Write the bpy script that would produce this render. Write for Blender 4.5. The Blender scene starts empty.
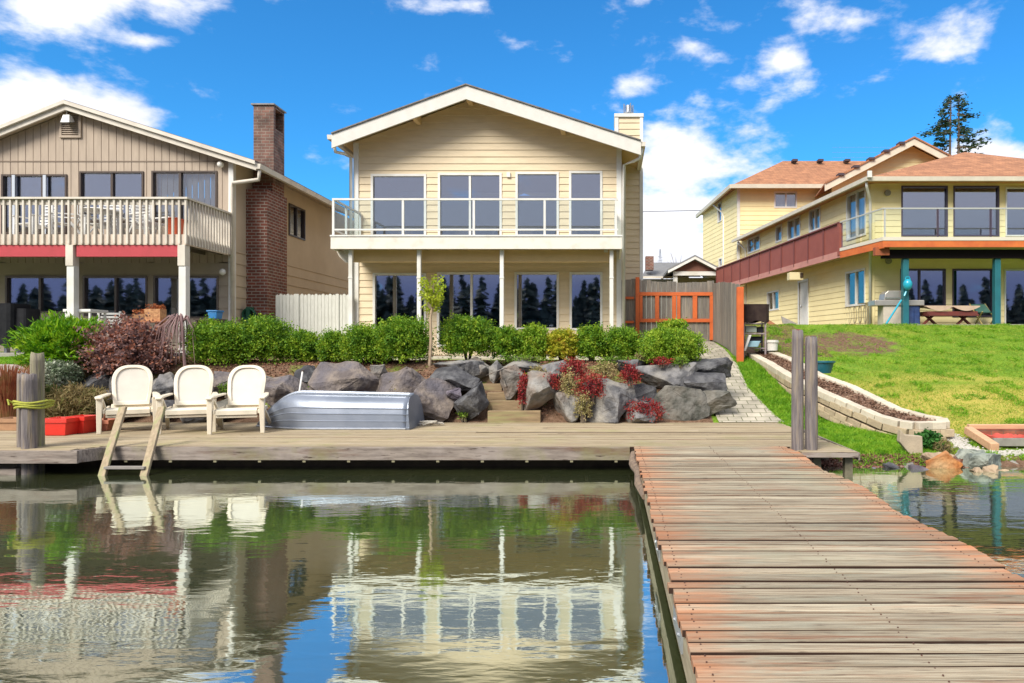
import bpy, bmesh, math, random
import numpy as np
from mathutils import Vector, Matrix, noise
random.seed(7); rng = np.random.default_rng(7)
S = bpy.context.scene; COL = S.collection
R = math.radians
# ---------------------------------------------------------------- camera, light, exposure
F = 700.0; VX = 608.0; HY = 348.0; EYE = 1.35
cam = bpy.data.cameras.new('camera'); camo = bpy.data.objects.new('camera', cam); COL.objects.link(camo)
camo.location = (0, 0, EYE); camo.rotation_euler = (R(90), 0, 0)
cam.sensor_width = 36; cam.lens = 36*F/1024; cam.shift_x = (512-VX)/1024; cam.shift_y = (HY-341.5)/1024
cam.clip_end = 3000; cam.clip_start = .05
S.camera = camo
S.view_settings.view_transform = 'Standard'; S.view_settings.look = 'None'
S.view_settings.exposure = 0.83; S.view_settings.gamma = 1
SUN_EL, SUN_AZ = 42, 210      # azimuth clockwise from +Y
sd = Vector((math.sin(R(SUN_AZ))*math.cos(R(SUN_EL)), math.cos(R(SUN_AZ))*math.cos(R(SUN_EL)), math.sin(R(SUN_EL))))
sun = bpy.data.lights.new('sun', 'SUN'); sun.energy = 2.9; sun.angle = R(27); sun.color = (1, .94, .84)
suno = bpy.data.objects.new('sun', sun); COL.objects.link(suno)
suno.rotation_euler = sd.to_track_quat('Z', 'Y').to_euler()

def world():
    w = bpy.data.worlds.new('World'); S.world = w; w.use_nodes = True
    nt = w.node_tree; N = nt.nodes; L = nt.links; N.clear()
    def nd(t, **k):
        n = N.new(t)
        for a, b in k.items(): setattr(n, a, b)
        return n
    def M(op, a, b=None, c=None):
        n = nd('ShaderNodeMath', operation=op)
        for i, v in enumerate((a, b, c)):
            if v is None: continue
            if isinstance(v, (int, float)): n.inputs[i].default_value = v
            else: L.new(v, n.inputs[i])
        return n.outputs[0]
    out = nd('ShaderNodeOutputWorld'); bg = nd('ShaderNodeBackground'); bg.inputs[1].default_value = .115
    sky = nd('ShaderNodeTexSky', sky_type='NISHITA'); sky.sun_disc = False
    sky.sun_elevation = R(SUN_EL); sky.sun_rotation = R(SUN_AZ); sky.altitude = 0; sky.air_density = 1.0; sky.dust_density = .3; sky.ozone_density = 3
    tc = nd('ShaderNodeTexCoord'); sep = nd('ShaderNodeSeparateXYZ'); L.new(tc.outputs['Generated'], sep.inputs[0])
    x, y, z = sep.outputs
    ys = M('MAXIMUM', y, .05); a = M('DIVIDE', x, ys); b = M('DIVIDE', z, ys)
    front = M('GREATER_THAN', y, .05)
    # (azimuth tan, elevation tan, radii, strength): the banks of cloud standing over the houses
    blobs = [(58,-2,60,40,.66),(196,-18,60,26,.44),(8,108,66,32,.72),(118,118,40,27,.66),(150,41,24,8,.26),
             (668,150,48,24,.38),(700,186,85,30,.40),(680,238,54,40,.75),(890,24,120,20,.25),(745,52,80,16,.17),(915,50,80,15,.22),
             (785,61,18,13,.34),(705,92,75,22,.30),(629,87,18,13,.32),(1015,155,60,14,.45),(465,4,34,9,.28),(690,285,80,30,.5),
             (315,-62,100,44,.70),(652,-52,55,44,.62),(560,-260,260,130,.5),(900,-200,240,120,.5),(30,-180,150,100,.5)]
    tot = None
    for (px, py, rx, ry, s) in blobs:
        da = M('MULTIPLY', M('SUBTRACT', a, (px-VX)/F), F/rx); db = M('MULTIPLY', M('SUBTRACT', b, (HY-py)/F), F/ry)
        d2 = M('ADD', M('MULTIPLY', da, da), M('MULTIPLY', db, db))
        g = M('MULTIPLY', M('EXPONENT', M('MULTIPLY', d2, -.8)), s)
        tot = g if tot is None else M('ADD', tot, g)
    tot = M('MULTIPLY', tot, front)
    isback = M('LESS_THAN', y, .05)
    hi = nd('ShaderNodeMapRange', interpolation_type='SMOOTHSTEP'); L.new(z, hi.inputs[0]); hi.inputs[1].default_value = .5; hi.inputs[2].default_value = .72
    wide = nd('ShaderNodeMapRange', interpolation_type='SMOOTHSTEP'); L.new(M('ABSOLUTE', a), wide.inputs[0]); wide.inputs[1].default_value = .95; wide.inputs[2].default_value = 1.6
    cover = M('MAXIMUM', M('MULTIPLY', isback, .7), M('MULTIPLY', M('MAXIMUM', hi.outputs[0], wide.outputs[0]), .50))  # unseen cloud overhead, aside and behind, added for a more neutral fill
    tot = M('MAXIMUM', tot, cover)
    mp = nd('ShaderNodeMapping'); mp.inputs['Scale'].default_value = (1, 1, 2.0); L.new(tc.outputs['Generated'], mp.inputs[0])
    n1 = nd('ShaderNodeTexNoise'); n1.inputs['Scale'].default_value = 11; n1.inputs['Detail'].default_value = 10; n1.inputs['Roughness'].default_value = .58; n1.inputs['Distortion'].default_value = .1
    L.new(mp.outputs[0], n1.inputs['Vector'])
    nz = M('MULTIPLY', M('SUBTRACT', n1.outputs[0], .5), 1.5)
    v = M('ADD', tot, nz)
    mr = nd('ShaderNodeMapRange', interpolation_type='SMOOTHSTEP'); L.new(v, mr.inputs[0]); mr.inputs[1].default_value = .14; mr.inputs[2].default_value = .56
    n2 = nd('ShaderNodeTexNoise'); n2.inputs['Scale'].default_value = 5; n2.inputs['Detail'].default_value = 5; L.new(mp.outputs[0], n2.inputs['Vector'])
    cr = nd('ShaderNodeMix', data_type='RGBA'); L.new(n2.outputs[0], cr.inputs[0])
    cr.inputs[6].default_value = (4.0, 4.2, 5.0, 1); cr.inputs[7].default_value = (6.4, 6.4, 6.5, 1)
    grey = nd('ShaderNodeMix', data_type='RGBA'); L.new(M('MULTIPLY', isback, M('SUBTRACT', 1, hi.outputs[0])), grey.inputs[0]); L.new(cr.outputs[2], grey.inputs[6]); lowm = nd('ShaderNodeMapRange', interpolation_type='SMOOTHSTEP'); L.new(z, lowm.inputs[0]); lowm.inputs[1].default_value = .07; lowm.inputs[2].default_value = .17
    lowc = nd('ShaderNodeMix', data_type='RGBA'); L.new(lowm.outputs[0], lowc.inputs[0]); lowc.inputs[6].default_value = (1.1, 1.4, 2.7, 1); lowc.inputs[7].default_value = (3.3, 3.5, 4.2, 1); L.new(lowc.outputs[2], grey.inputs[7])
    tint = nd('ShaderNodeMix', data_type='RGBA', blend_type='MULTIPLY'); tint.inputs[0].default_value = 1
    L.new(sky.outputs[0], tint.inputs[6]); tint.inputs[7].default_value = SKYTINT
    mx = nd('ShaderNodeMix', data_type='RGBA'); L.new(mr.outputs[0], mx.inputs[0]); L.new(tint.outputs[2], mx.inputs[6]); L.new(grey.outputs[2], mx.inputs[7])
    L.new(mx.outputs[2], bg.inputs[0]); L.new(bg.outputs[0], out.inputs[0])
SKYTINT = (.19, .70, 1.03, 1)
world()
S.cycles.max_bounces = 6; S.cycles.transparent_max_bounces = 12; S.cycles.caustics_reflective = False; S.cycles.caustics_refractive = False

# ---------------------------------------------------------------- helpers
def PX(px, Y): return (px-VX)*Y/F
def PZ(py, Y): return EYE-(py-HY)*Y/F
def PP(px, py, Y): return (PX(px, Y), Y, PZ(py, Y))
def interp(t, pts):
    if t <= pts[0][0]: return pts[0][1]
    for (a, va), (b, vb) in zip(pts, pts[1:]):
        if t <= b: return va+(vb-va)*(t-a)/(b-a)
    return pts[-1][1]
def ss(a, b, x):
    t = min(1, max(0, (x-a)/(b-a))); return t*t*(3-2*t)

MATS = {}
def mat(name, c1, c2=None, *a_, **k_):
    return _mat(name, c1, c2, *a_, **k_)
def _mat(name, c1, c2=None, scale=6, rough=.7, bump=0, bscale=40, stretch=(1,1,1), island=0, metal=0, spec=.5, c3=None, coat=0, coord='Object', transl=0, detail=6, lo=.35, hi=.65, c3s=None, bdist=.02):
    if name in MATS: return MATS[name]
    m = bpy.data.materials.new(name); m.use_nodes = True; nt = m.node_tree; N = nt.nodes; L = nt.links
    p = N['Principled BSDF']; p.inputs['Roughness'].default_value = rough; p.inputs['Metallic'].default_value = metal
    p.inputs['Specular IOR Level'].default_value = spec; p.inputs['Coat Weight'].default_value = coat
    tc = N.new('ShaderNodeTexCoord'); mp = N.new('ShaderNodeMapping'); mp.inputs['Scale'].default_value = stretch
    L.new(tc.outputs[coord], mp.inputs[0])
    col = N.new('ShaderNodeRGB'); col.outputs[0].default_value = (*c1, 1); cur = col.outputs[0]
    def mixin(cur, fac, c, lo, hi):
        r = N.new('ShaderNodeMapRange'); L.new(fac, r.inputs[0]); r.inputs[1].default_value = lo; r.inputs[2].default_value = hi
        x = N.new('ShaderNodeMix'); x.data_type = 'RGBA'; L.new(r.outputs[0], x.inputs[0]); L.new(cur, x.inputs[6]); x.inputs[7].default_value = (*c, 1)
        return x.outputs[2]
    if c2:
        n = N.new('ShaderNodeTexNoise'); n.inputs['Scale'].default_value = scale; n.inputs['Detail'].default_value = detail; n.inputs['Roughness'].default_value = .6
        L.new(mp.outputs[0], n.inputs['Vector']); cur = mixin(cur, n.outputs[0], c2, lo, hi)
    if c3:
        n = N.new('ShaderNodeTexNoise'); n.inputs['Scale'].default_value = c3s or scale*.37; n.inputs['Detail'].default_value = 5
        n.noise_dimensions = '4D'; n.inputs['W'].default_value = 3.3
        L.new(mp.outputs[0], n.inputs['Vector']); cur = mixin(cur, n.outputs[0], c3, .5, .68)
    if island:
        g = N.new('ShaderNodeNewGeometry'); h = N.new('ShaderNodeHueSaturation')
        r = N.new('ShaderNodeMapRange'); L.new(g.outputs['Random Per Island'], r.inputs[0]); r.inputs[3].default_value = 1-island; r.inputs[4].default_value = 1+island
        L.new(r.outputs[0], h.inputs['Value']); L.new(cur, h.inputs['Color']); cur = h.outputs[0]
    L.new(cur, p.inputs['Base Color'])
    if bump:
        n = N.new('ShaderNodeTexNoise'); n.inputs['Scale'].default_value = bscale; n.inputs['Detail'].default_value = 6
        L.new(mp.outputs[0], n.inputs['Vector']); b = N.new('ShaderNodeBump'); b.inputs['Strength'].default_value = bump; b.inputs['Distance'].default_value = bdist
        L.new(n.outputs[0], b.inputs['Height']); L.new(b.outputs[0], p.inputs['Normal'])
    if transl:
        t = N.new('ShaderNodeBsdfTranslucent'); L.new(cur, t.inputs[0]); x = N.new('ShaderNodeMixShader'); x.inputs[0].default_value = transl
        L.new(p.outputs[0], x.inputs[1]); L.new(t.outputs[0], x.inputs[2]); L.new(x.outputs[0], N['Material Output'].inputs[0])
    MATS[name] = m; return m
def leafmat(name, cols, transl=.3, rough=.6):
    if name in MATS: return MATS[name]
    m = bpy.data.materials.new(name); m.use_nodes = True; nt = m.node_tree; N = nt.nodes; L = nt.links
    p = N['Principled BSDF']; p.inputs['Roughness'].default_value = rough; p.inputs['Specular IOR Level'].default_value = .3
    g = N.new('ShaderNodeNewGeometry'); tc = N.new('ShaderNodeTexCoord'); n = N.new('ShaderNodeTexNoise'); n.inputs['Scale'].default_value = 4.5; n.inputs['Detail'].default_value = 3
    L.new(tc.outputs['Object'], n.inputs['Vector'])
    a = N.new('ShaderNodeMath'); a.operation = 'MULTIPLY_ADD'; L.new(n.outputs[0], a.inputs[0]); a.inputs[1].default_value = 1.6; a.inputs[2].default_value = -.55
    b = N.new('ShaderNodeMath'); b.operation = 'MULTIPLY_ADD'; L.new(g.outputs['Random Per Island'], b.inputs[0]); b.inputs[1].default_value = .55; L.new(a.outputs[0], b.inputs[2])
    r = N.new('ShaderNodeValToRGB'); e = r.color_ramp.elements
    for i, c in enumerate(cols):
        pos = i/(len(cols)-1)
        if i == 0: e[0].color = (*c, 1); e[0].position = 0
        elif i == len(cols)-1: e[-1].color = (*c, 1); e[-1].position = 1
        else:
            q = e.new(pos); q.color = (*c, 1)
    L.new(b.outputs[0], r.inputs[0]); L.new(r.outputs[0], p.inputs['Base Color'])
    t = N.new('ShaderNodeBsdfTranslucent'); L.new(r.outputs[0], t.inputs[0]); x = N.new('ShaderNodeMixShader'); x.inputs[0].default_value = transl
    L.new(p.outputs[0], x.inputs[1]); L.new(t.outputs[0], x.inputs[2]); L.new(x.outputs[0], N['Material Output'].inputs[0])
    MATS[name] = m; return m

def origin(o):
    v = Vector((0,0,0))
    while o: v += o.location; o = o.parent
    return v
def tag(o, label=None, cat=None, group=None, kind=None):
    if label: o['label'] = label
    if cat: o['category'] = cat
    if group: o['group'] = group
    if kind: o['kind'] = kind
    return o
def thing(name, label, cat, loc=(0,0,0), group=None, rz=0):
    o = bpy.data.objects.new(name, None); o.empty_display_size = .2; COL.objects.link(o); o.location = loc; o.rotation_euler[2] = rz
    return tag(o, label, cat, group)
class MB:
    def __init__(s): s.v = []; s.f = []
    def add(s, vs, fs):
        n = len(s.v); s.v += [tuple(p) for p in vs]; s.f += [tuple(i+n for i in f) for f in fs]; return s
    def quad(s, *p): return s.add(p, [tuple(range(len(p)))])
    def hexa(s, p): return s.add(p, [(0,3,2,1),(4,5,6,7),(0,1,5,4),(1,2,6,5),(2,3,7,6),(3,0,4,7)])
    def box(s, x0,x1,y0,y1,z0,z1): return s.hexa([(x0,y0,z0),(x1,y0,z0),(x1,y1,z0),(x0,y1,z0),(x0,y0,z1),(x1,y0,z1),(x1,y1,z1),(x0,y1,z1)])
    def bar(s, p, q, w, h, up=(0,0,1)):
        p, q = Vector(p), Vector(q); d = (q-p).normalized(); u = Vector(up)
        if abs(d.dot(u)) > .98: u = Vector((0,1,0))
        a = d.cross(u).normalized()*w/2; b = a.cross(d).normalized()*h/2
        return s.hexa([p-a-b,p+a-b,p+a+b,p-a+b,q-a-b,q+a-b,q+a+b,q-a+b])
    def tube(s, pts, r, seg=8, cap=True):
        pts = [Vector(p) for p in pts]; rs = r if isinstance(r, (list, tuple)) else [r]*len(pts); rings = []
        n0 = len(s.v); prev = None
        for i, p in enumerate(pts):
            d = (pts[min(i+1, len(pts)-1)]-pts[max(i-1, 0)]).normalized()
            if prev is None: prev = d.orthogonal().normalized()
            a = (prev-d*prev.dot(d)).normalized(); prev = a; b = d.cross(a)
            for k in range(seg):
                t = 2*math.pi*k/seg; s.v.append(tuple(p+(a*math.cos(t)+b*math.sin(t))*rs[i]))
        for i in range(len(pts)-1):
            for k in range(seg):
                s.f.append((n0+i*seg+k, n0+i*seg+(k+1)%seg, n0+(i+1)*seg+(k+1)%seg, n0+(i+1)*seg+k))
        if cap:
            s.f.append(tuple(n0+k for k in range(seg))[::-1]); m = n0+(len(pts)-1)*seg; s.f.append(tuple(m+k for k in range(seg)))
        return s
    def lathe(s, c, prof, seg=16):
        n0 = len(s.v)
        for (r, z) in prof:
            for k in range(seg):
                t = 2*math.pi*k/seg; s.v.append((c[0]+r*math.cos(t), c[1]+r*math.sin(t), c[2]+z))
        for i in range(len(prof)-1):
            for k in range(seg): s.f.append((n0+i*seg+k, n0+i*seg+(k+1)%seg, n0+(i+1)*seg+(k+1)%seg, n0+(i+1)*seg+k))
        return s
    def prism(s, poly, y0, y1):      # poly in (x, z)
        n = len(poly); a = [(x, y0, z) for x, z in poly]; b = [(x, y1, z) for x, z in poly]
        return s.add(a+b, [tuple(range(n)), tuple(range(2*n-1, n-1, -1))]+[(i, i+n, (i+1)%n+n, (i+1)%n) for i in range(n)])
    def prismz(s, poly, z0, z1):
        n = len(poly); a = [(x, y, z0) for x, y in poly]; b = [(x, y, z1) for x, y in poly]
        return s.add(a+b, [tuple(range(n))[::-1], tuple(range(n, 2*n))]+[(i, (i+1)%n, (i+1)%n+n, i+n) for i in range(n)])
    def ball(s, c, r, seg=12, sq=(1,1,1)):
        n0 = len(s.v); st = seg//2
        for i in range(st+1):
            ph = math.pi*i/st
            for k in range(seg):
                t = 2*math.pi*k/seg; s.v.append((c[0]+r*sq[0]*math.sin(ph)*math.cos(t), c[1]+r*sq[1]*math.sin(ph)*math.sin(t), c[2]+r*sq[2]*math.cos(ph)))
        for i in range(st):
            for k in range(seg): s.f.append((n0+i*seg+k, n0+(i+1)*seg+k, n0+(i+1)*seg+(k+1)%seg, n0+i*seg+(k+1)%seg))
        return s
    def build(s, name, m, parent=None, smooth=False, bevel=0, label=None, fix=False):
        me = bpy.data.meshes.new(name); o = origin(parent) if parent else Vector((0,0,0))
        me.from_pydata([(a-o.x, b-o.y, c-o.z) for a, b, c in s.v], [], s.f)
        if fix:
            bm = bmesh.new(); bm.from_mesh(me); bmesh.ops.remove_doubles(bm, verts=bm.verts, dist=1e-4); bmesh.ops.recalc_face_normals(bm, faces=bm.faces); bm.to_mesh(me); bm.free()
        me.materials.append(m)
        if smooth: me.shade_smooth()
        ob = bpy.data.objects.new(name, me); COL.objects.link(ob); ob.parent = parent
        if bevel:
            b = ob.modifiers.new('bevel', 'BEVEL'); b.width = bevel; b.segments = 2; b.limit_method = 'ANGLE'
        if label: ob['label'] = label
        return ob
def solo(mb, name, m, label, cat, group=None, **k):   # a thing that is one mesh
    o = mb.build(name, m, None, **k); recentre(o); return tag(o, label, cat, group)
def recentre(o):
    me = o.data; n = len(me.vertices); a = np.empty(n*3); me.vertices.foreach_get('co', a); a = a.reshape(-1, 3)
    c = np.array([(a[:,0].min()+a[:,0].max())/2, (a[:,1].min()+a[:,1].max())/2, a[:,2].min()]); a -= c
    me.vertices.foreach_set('co', a.ravel()); o.location = Vector(c)+o.location; me.update()
def copy_tree(o, parent=None):
    c = o.copy(); COL.objects.link(c); c.parent = parent
    for ch in list(o.children): copy_tree(ch, c)
    return c
def struct(mb, name, m, **k): return tag(mb.build(name, m, None, **k), kind='structure')
def npmesh(name, V, Fq, m, parent=None, smooth=False):
    me = bpy.data.meshes.new(name); nf = len(Fq); k = Fq.shape[1]
    o = np.array(origin(parent)) if parent else 0
    me.vertices.add(len(V)); me.vertices.foreach_set('co', (V-o).astype(np.float32).ravel())
    me.loops.add(nf*k); me.loops.foreach_set('vertex_index', Fq.astype(np.int32).ravel())
    me.polygons.add(nf); me.polygons.foreach_set('loop_start', np.arange(0, nf*k, k, dtype=np.int32)); me.polygons.foreach_set('loop_total', np.full(nf, k, dtype=np.int32))
    me.update(calc_edges=True); me.materials.append(m)
    if smooth: me.shade_smooth()
    ob = bpy.data.objects.new(name, me); COL.objects.link(ob); ob.parent = parent; return ob
def unit(a): return a/np.maximum(np.linalg.norm(a, axis=1, keepdims=True), 1e-6)
def leafgeo(C, D, size, asp=.55, sag=0):
    """diamond leaves at C pointing along D"""
    n = len(C); D = unit(D); U = unit(np.cross(D, rng.normal(size=(n,3)))); s = (size*(.6+.8*rng.random(n)))[:,None]
    nn = np.cross(D, U)
    a = C-D*s*.5; b = C+U*s*asp*.5+nn*s*.08; c = C+D*s*.5; d = C-U*s*asp*.5+nn*s*.08
    V = np.stack([a,b,c,d], 1).reshape(-1, 3); return V, np.arange(4*n).reshape(-1, 4)
def lump(D, seed, f=3.0):
    return np.array([noise.noise(Vector(d)*f+Vector((seed*3.1, seed*1.7, seed))) for d in D])
def bushpts(n, c, r, p=2.4, lumps=.22, seed=0, shell=.35, f=2.6, base=-.75):
    D = unit(rng.normal(size=(n*2,3))); D = D[D[:,2] > base][:n]
    q = (np.abs(D)**p).sum(1)**(-1/p)
    K = min(len(D), 4000)
    L1 = lump(D, seed, f); L2 = lump(D, seed+9, f*2.8)
    rad = q*(1+lumps*L1+lumps*.6*L2)*(1-shell*rng.random(len(D))**1.8)*(1+.07*rng.normal(size=len(D)))
    return np.array(c)+D*rad[:,None]*np.array(r), D
def bush(name, label, x0, x1, y0, y1, Y, m, group=None, n=7000, leaf=.05, p=2.6, depth=None, spiky=0, cat='shrub', asp=.55, lumps=.22, shell=.35, core=None, stems=True, up=.3, dy=0):
    cx = PX((x0+x1)/2, Y); rx = (x1-x0)/2*Y/F; zt, zb = PZ(y0, Y), PZ(y1, Y); rz = (zt-zb)/2; cz = (zt+zb)/2; ry = depth or min(rx, .75)
    t = thing(name, label, cat, (cx, Y, zb), group); seed = random.random()*50
    C, D = bushpts(n, (cx, Y, cz), (rx, ry, rz), p, lumps, seed, shell)
    dirs = D*spiky+rng.normal(size=C.shape)*(1-spiky*.6)+np.array([0,0,up])
    V, Fq = leafgeo(C, dirs, leaf, asp)
    if cat == 'shrub' and asp > .3:      # inner leaves so the crown is not see-through
        C2, D2 = bushpts(int(n*.3), (cx, Y, cz), (rx*.72, ry*.72, rz*.78), p, lumps, seed, .7); V2, F2 = leafgeo(C2, rng.normal(size=C2.shape), leaf*2.2, .8); Fq = np.concatenate([Fq, F2+len(V)]); V = np.concatenate([V, V2])
    npmesh('foliage', V, Fq, m, t)
    b = MB()
    for k in range(14):
        a = random.random()*6.28; q = random.uniform(.3,.8)
        b.tube([(cx+.04*math.cos(a), Y+.04*math.sin(a), zb-.03), (cx+rx*.4*q*math.cos(a), Y+ry*.4*q*math.sin(a), zb+rz*.7), (cx+rx*q*math.cos(a), Y+ry*q*math.sin(a), zb+rz*1.4)], [.018,.012,.005], 5)
    b.build('branches', mat('bush_wood', (.09,.065,.045), (.14,.11,.08)), t)
    return t

def clip(poly, axis, val, keep_less):
    out = []
    for i in range(len(poly)):
        a, b = poly[i], poly[(i+1) % len(poly)]
        ia = (a[axis] <= val+1e-9) if keep_less else (a[axis] >= val-1e-9)
        ib = (b[axis] <= val+1e-9) if keep_less else (b[axis] >= val-1e-9)
        if ia: out.append(a)
        if ia != ib:
            t = (val-a[axis])/(b[axis]-a[axis]); out.append((a[0]+(b[0]-a[0])*t, a[1]+(b[1]-a[1])*t))
    return out
class Wall:
    """vertical wall from A to B (xy); outward normal is to the right of A->B"""
    def __init__(s, A, B):
        s.A = Vector((*A, 0)); s.B = Vector((*B, 0)); s.L = (s.B-s.A).length; s.d = (s.B-s.A)/s.L; s.n = Vector((s.d.y, -s.d.x, 0)); s.open = []
    def pt(s, u, z, o=0): p = s.A+s.d*u+s.n*o; return (p.x, p.y, z)
    def upx(s, px):        # distance along the wall seen at picture column px
        k = (px-VX)/F; return (k*s.A.y-s.A.x)/(s.d.x-k*s.d.y)
    def Yu(s, u): return s.A.y+s.d.y*u
    def bx(s, mb, u0, u1, z0, z1, o0, o1):
        mb.hexa([s.pt(u0,z0,o1), s.pt(u1,z0,o1), s.pt(u1,z0,o0), s.pt(u0,z0,o0), s.pt(u0,z1,o1), s.pt(u1,z1,o1), s.pt(u1,z1,o0), s.pt(u0,z1,o0)]); return mb
    def siding(s, mb, zb, prof, style='lap', pitch=.19, dep=.02, t=.14, u0=0, u1=None, zsplit=None):
        u1 = s.L if u1 is None else u1
        us = sorted({u0, u1}|{u for u, _ in prof if u0 < u < u1}|{u for o in s.open for u in o[:2] if u0 < u < u1})
        for a, b in zip(us, us[1:]):
            if b-a < 1e-4: continue
            m = (a+b)/2; za, z_b = interp(a, prof), interp(b, prof); iv = [(zb, None)]
            ops = sorted((o[2], o[3]) for o in s.open if o[0] <= m <= o[1]); cur = zb; rngs = []
            for (o0, o1) in ops: rngs.append((cur, o0)); cur = o1
            rngs.append((cur, None))
            for (r0, r1) in rngs:
                poly = [(a, r0), (b, r0), (b, z_b if r1 is None else r1), (a, za if r1 is None else r1)]
                if max(p[1] for p in poly)-r0 < .002: continue
                mb.add([s.pt(p[0], p[1], -t) for p in poly][::-1], [tuple(range(len(poly)))])
                if style == 'flat': mb.add([s.pt(p[0], p[1], 0) for p in poly], [tuple(range(len(poly)))]); continue
                if style == 'lap':
                    for k in range(int(math.floor(r0/pitch)), int(max(za, z_b, r0)/pitch)+1):
                        q = clip(clip(poly, 1, k*pitch, False), 1, (k+1)*pitch, True)
                        if len(q) < 3: continue
                        f = lambda z: dep*((k+1)*pitch-z)/pitch
                        mb.add([s.pt(p[0], p[1], f(p[1])) for p in q], [tuple(range(len(q)))])
                        zl = min(p[1] for p in q)
                        mb.quad(s.pt(a, zl, 0), s.pt(b, zl, 0), s.pt(b, zl, f(zl)), s.pt(a, zl, f(zl)))
                else:
                    for k in range(int(math.floor(a/pitch)), int(b/pitch)+1):
                        q = clip(clip(poly, 0, k*pitch+.016, False), 0, (k+1)*pitch, True)
                        if len(q) >= 3:
                            mb.add([s.pt(p[0], p[1], 0) for p in q], [tuple(range(len(q)))])
                        for g in (k*pitch, k*pitch+.016):
                            if a <= g <= b: zt = min(interp(g, prof), 99) if r1 is None else r1; mb.quad(s.pt(g, r0, 0), s.pt(g, r0, -dep), s.pt(g, zt, -dep), s.pt(g, zt, 0))
                        q = clip(clip(poly, 0, k*pitch, False), 0, k*pitch+.016, True)
                        if len(q) >= 3: mb.add([s.pt(p[0], p[1], -dep) for p in q], [tuple(range(len(q)))])
        for (a, b, z0, z1) in [o[:4] for o in s.open]:
            if not (u0 <= a <= u1): continue
            e = dep if style == 'lap' else 0
            mb.quad(s.pt(a,z0,e), s.pt(a,z0,-t), s.pt(a,z1,-t), s.pt(a,z1,e)); mb.quad(s.pt(b,z0,e), s.pt(b,z1,e), s.pt(b,z1,-t), s.pt(b,z0,-t))
            mb.quad(s.pt(a,z0,e), s.pt(b,z0,e), s.pt(b,z0,-t), s.pt(a,z0,-t)); mb.quad(s.pt(a,z1,e), s.pt(a,z1,-t), s.pt(b,z1,-t), s.pt(b,z1,e))
        return mb
    def opx(s, x0, x1, y0, y1, Yref=None):
        """opening given in picture pixels"""
        a, b = s.upx(x0), s.upx(x1); Ym = s.Yu((a+b)/2); o = (min(a,b), max(a,b), PZ(y1, Ym), PZ(y0, Ym)); s.open.append(o); return o
    def window(s, par, o, fm, gm, fw=.07, bars=(), name='window', proud=.035, inner=None, hw=.03, label=None):
        a, b, z0, z1 = o; f = MB(); g = .001
        s.bx(f, a+g, a+fw, z0+g, z1-g, -.08, proud); s.bx(f, b-fw, b-g, z0+g, z1-g, -.08, proud)
        s.bx(f, a+fw, b-fw, z0+g, z0+fw, -.08, proud); s.bx(f, a+fw, b-fw, z1-fw, z1-g, -.08, proud)
        for t in bars:
            w = hw; u = a+(b-a)*t; s.bx(f, u-w, u+w, z0+fw, z1-fw, -.07, proud-.02)
        fo = f.build(name, fm, par, label=label)
        s.bx(MB(), a+fw*.5, b-fw*.5, z0+fw*.5, z1-fw*.5, -.045, -.035).build('pane', gm, fo)
        return fo
# ---------------------------------------------------------------- materials
W_TRIM = mat('white_trim', (.76,.75,.72), (.68,.67,.63), 3, .5, .05, c3=(.60,.58,.51), c3s=1.1)
CREAM = mat('cream_trim', (.70,.65,.56), (.60,.55,.47), 3, .6, .05, c3=(.50,.45,.38), c3s=1.3)
SIDING = mat('tan_lap_siding', (.75,.62,.425), (.67,.55,.37), 2, .65, .12, 30, (1,1,6))
BEAMY = mat('tan_soffit', (.70,.50,.25), (.63,.45,.22), 2, .65)
GREYW = mat('taupe_board', (.47,.385,.30), (.40,.325,.255), 1.5, .8, .15, 25, (6,6,1))
TANW = mat('ochre_board', (.56,.455,.33), (.50,.40,.285), 1.2, .8, .12, 25)
TAUPELAP = mat('taupe_lap', (.44,.37,.285), (.38,.32,.245), 1.5, .8, .1, 25)
YELW = mat('yellow_lap_siding', (.86,.75,.41), (.80,.69,.37), 2, .6, .08, 30)
SHING = mat('asphalt_shingle_grey', (.16,.15,.15), (.24,.22,.21), 9, .9, .6, 60, c3=(.12,.11,.1))
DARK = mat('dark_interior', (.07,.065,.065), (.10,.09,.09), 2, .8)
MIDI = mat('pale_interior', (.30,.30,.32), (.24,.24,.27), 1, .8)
BRONZE = mat('bronze_frame', (.06,.04,.03), rough=.4)
METAL = mat('galvanised', (.45,.47,.50), (.35,.37,.40), 12, .35, metal=.8)
BLACK = mat('black_cover', (.010,.010,.013), (.018,.018,.022), 5, .7, .3, 12, spec=.15)
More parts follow.
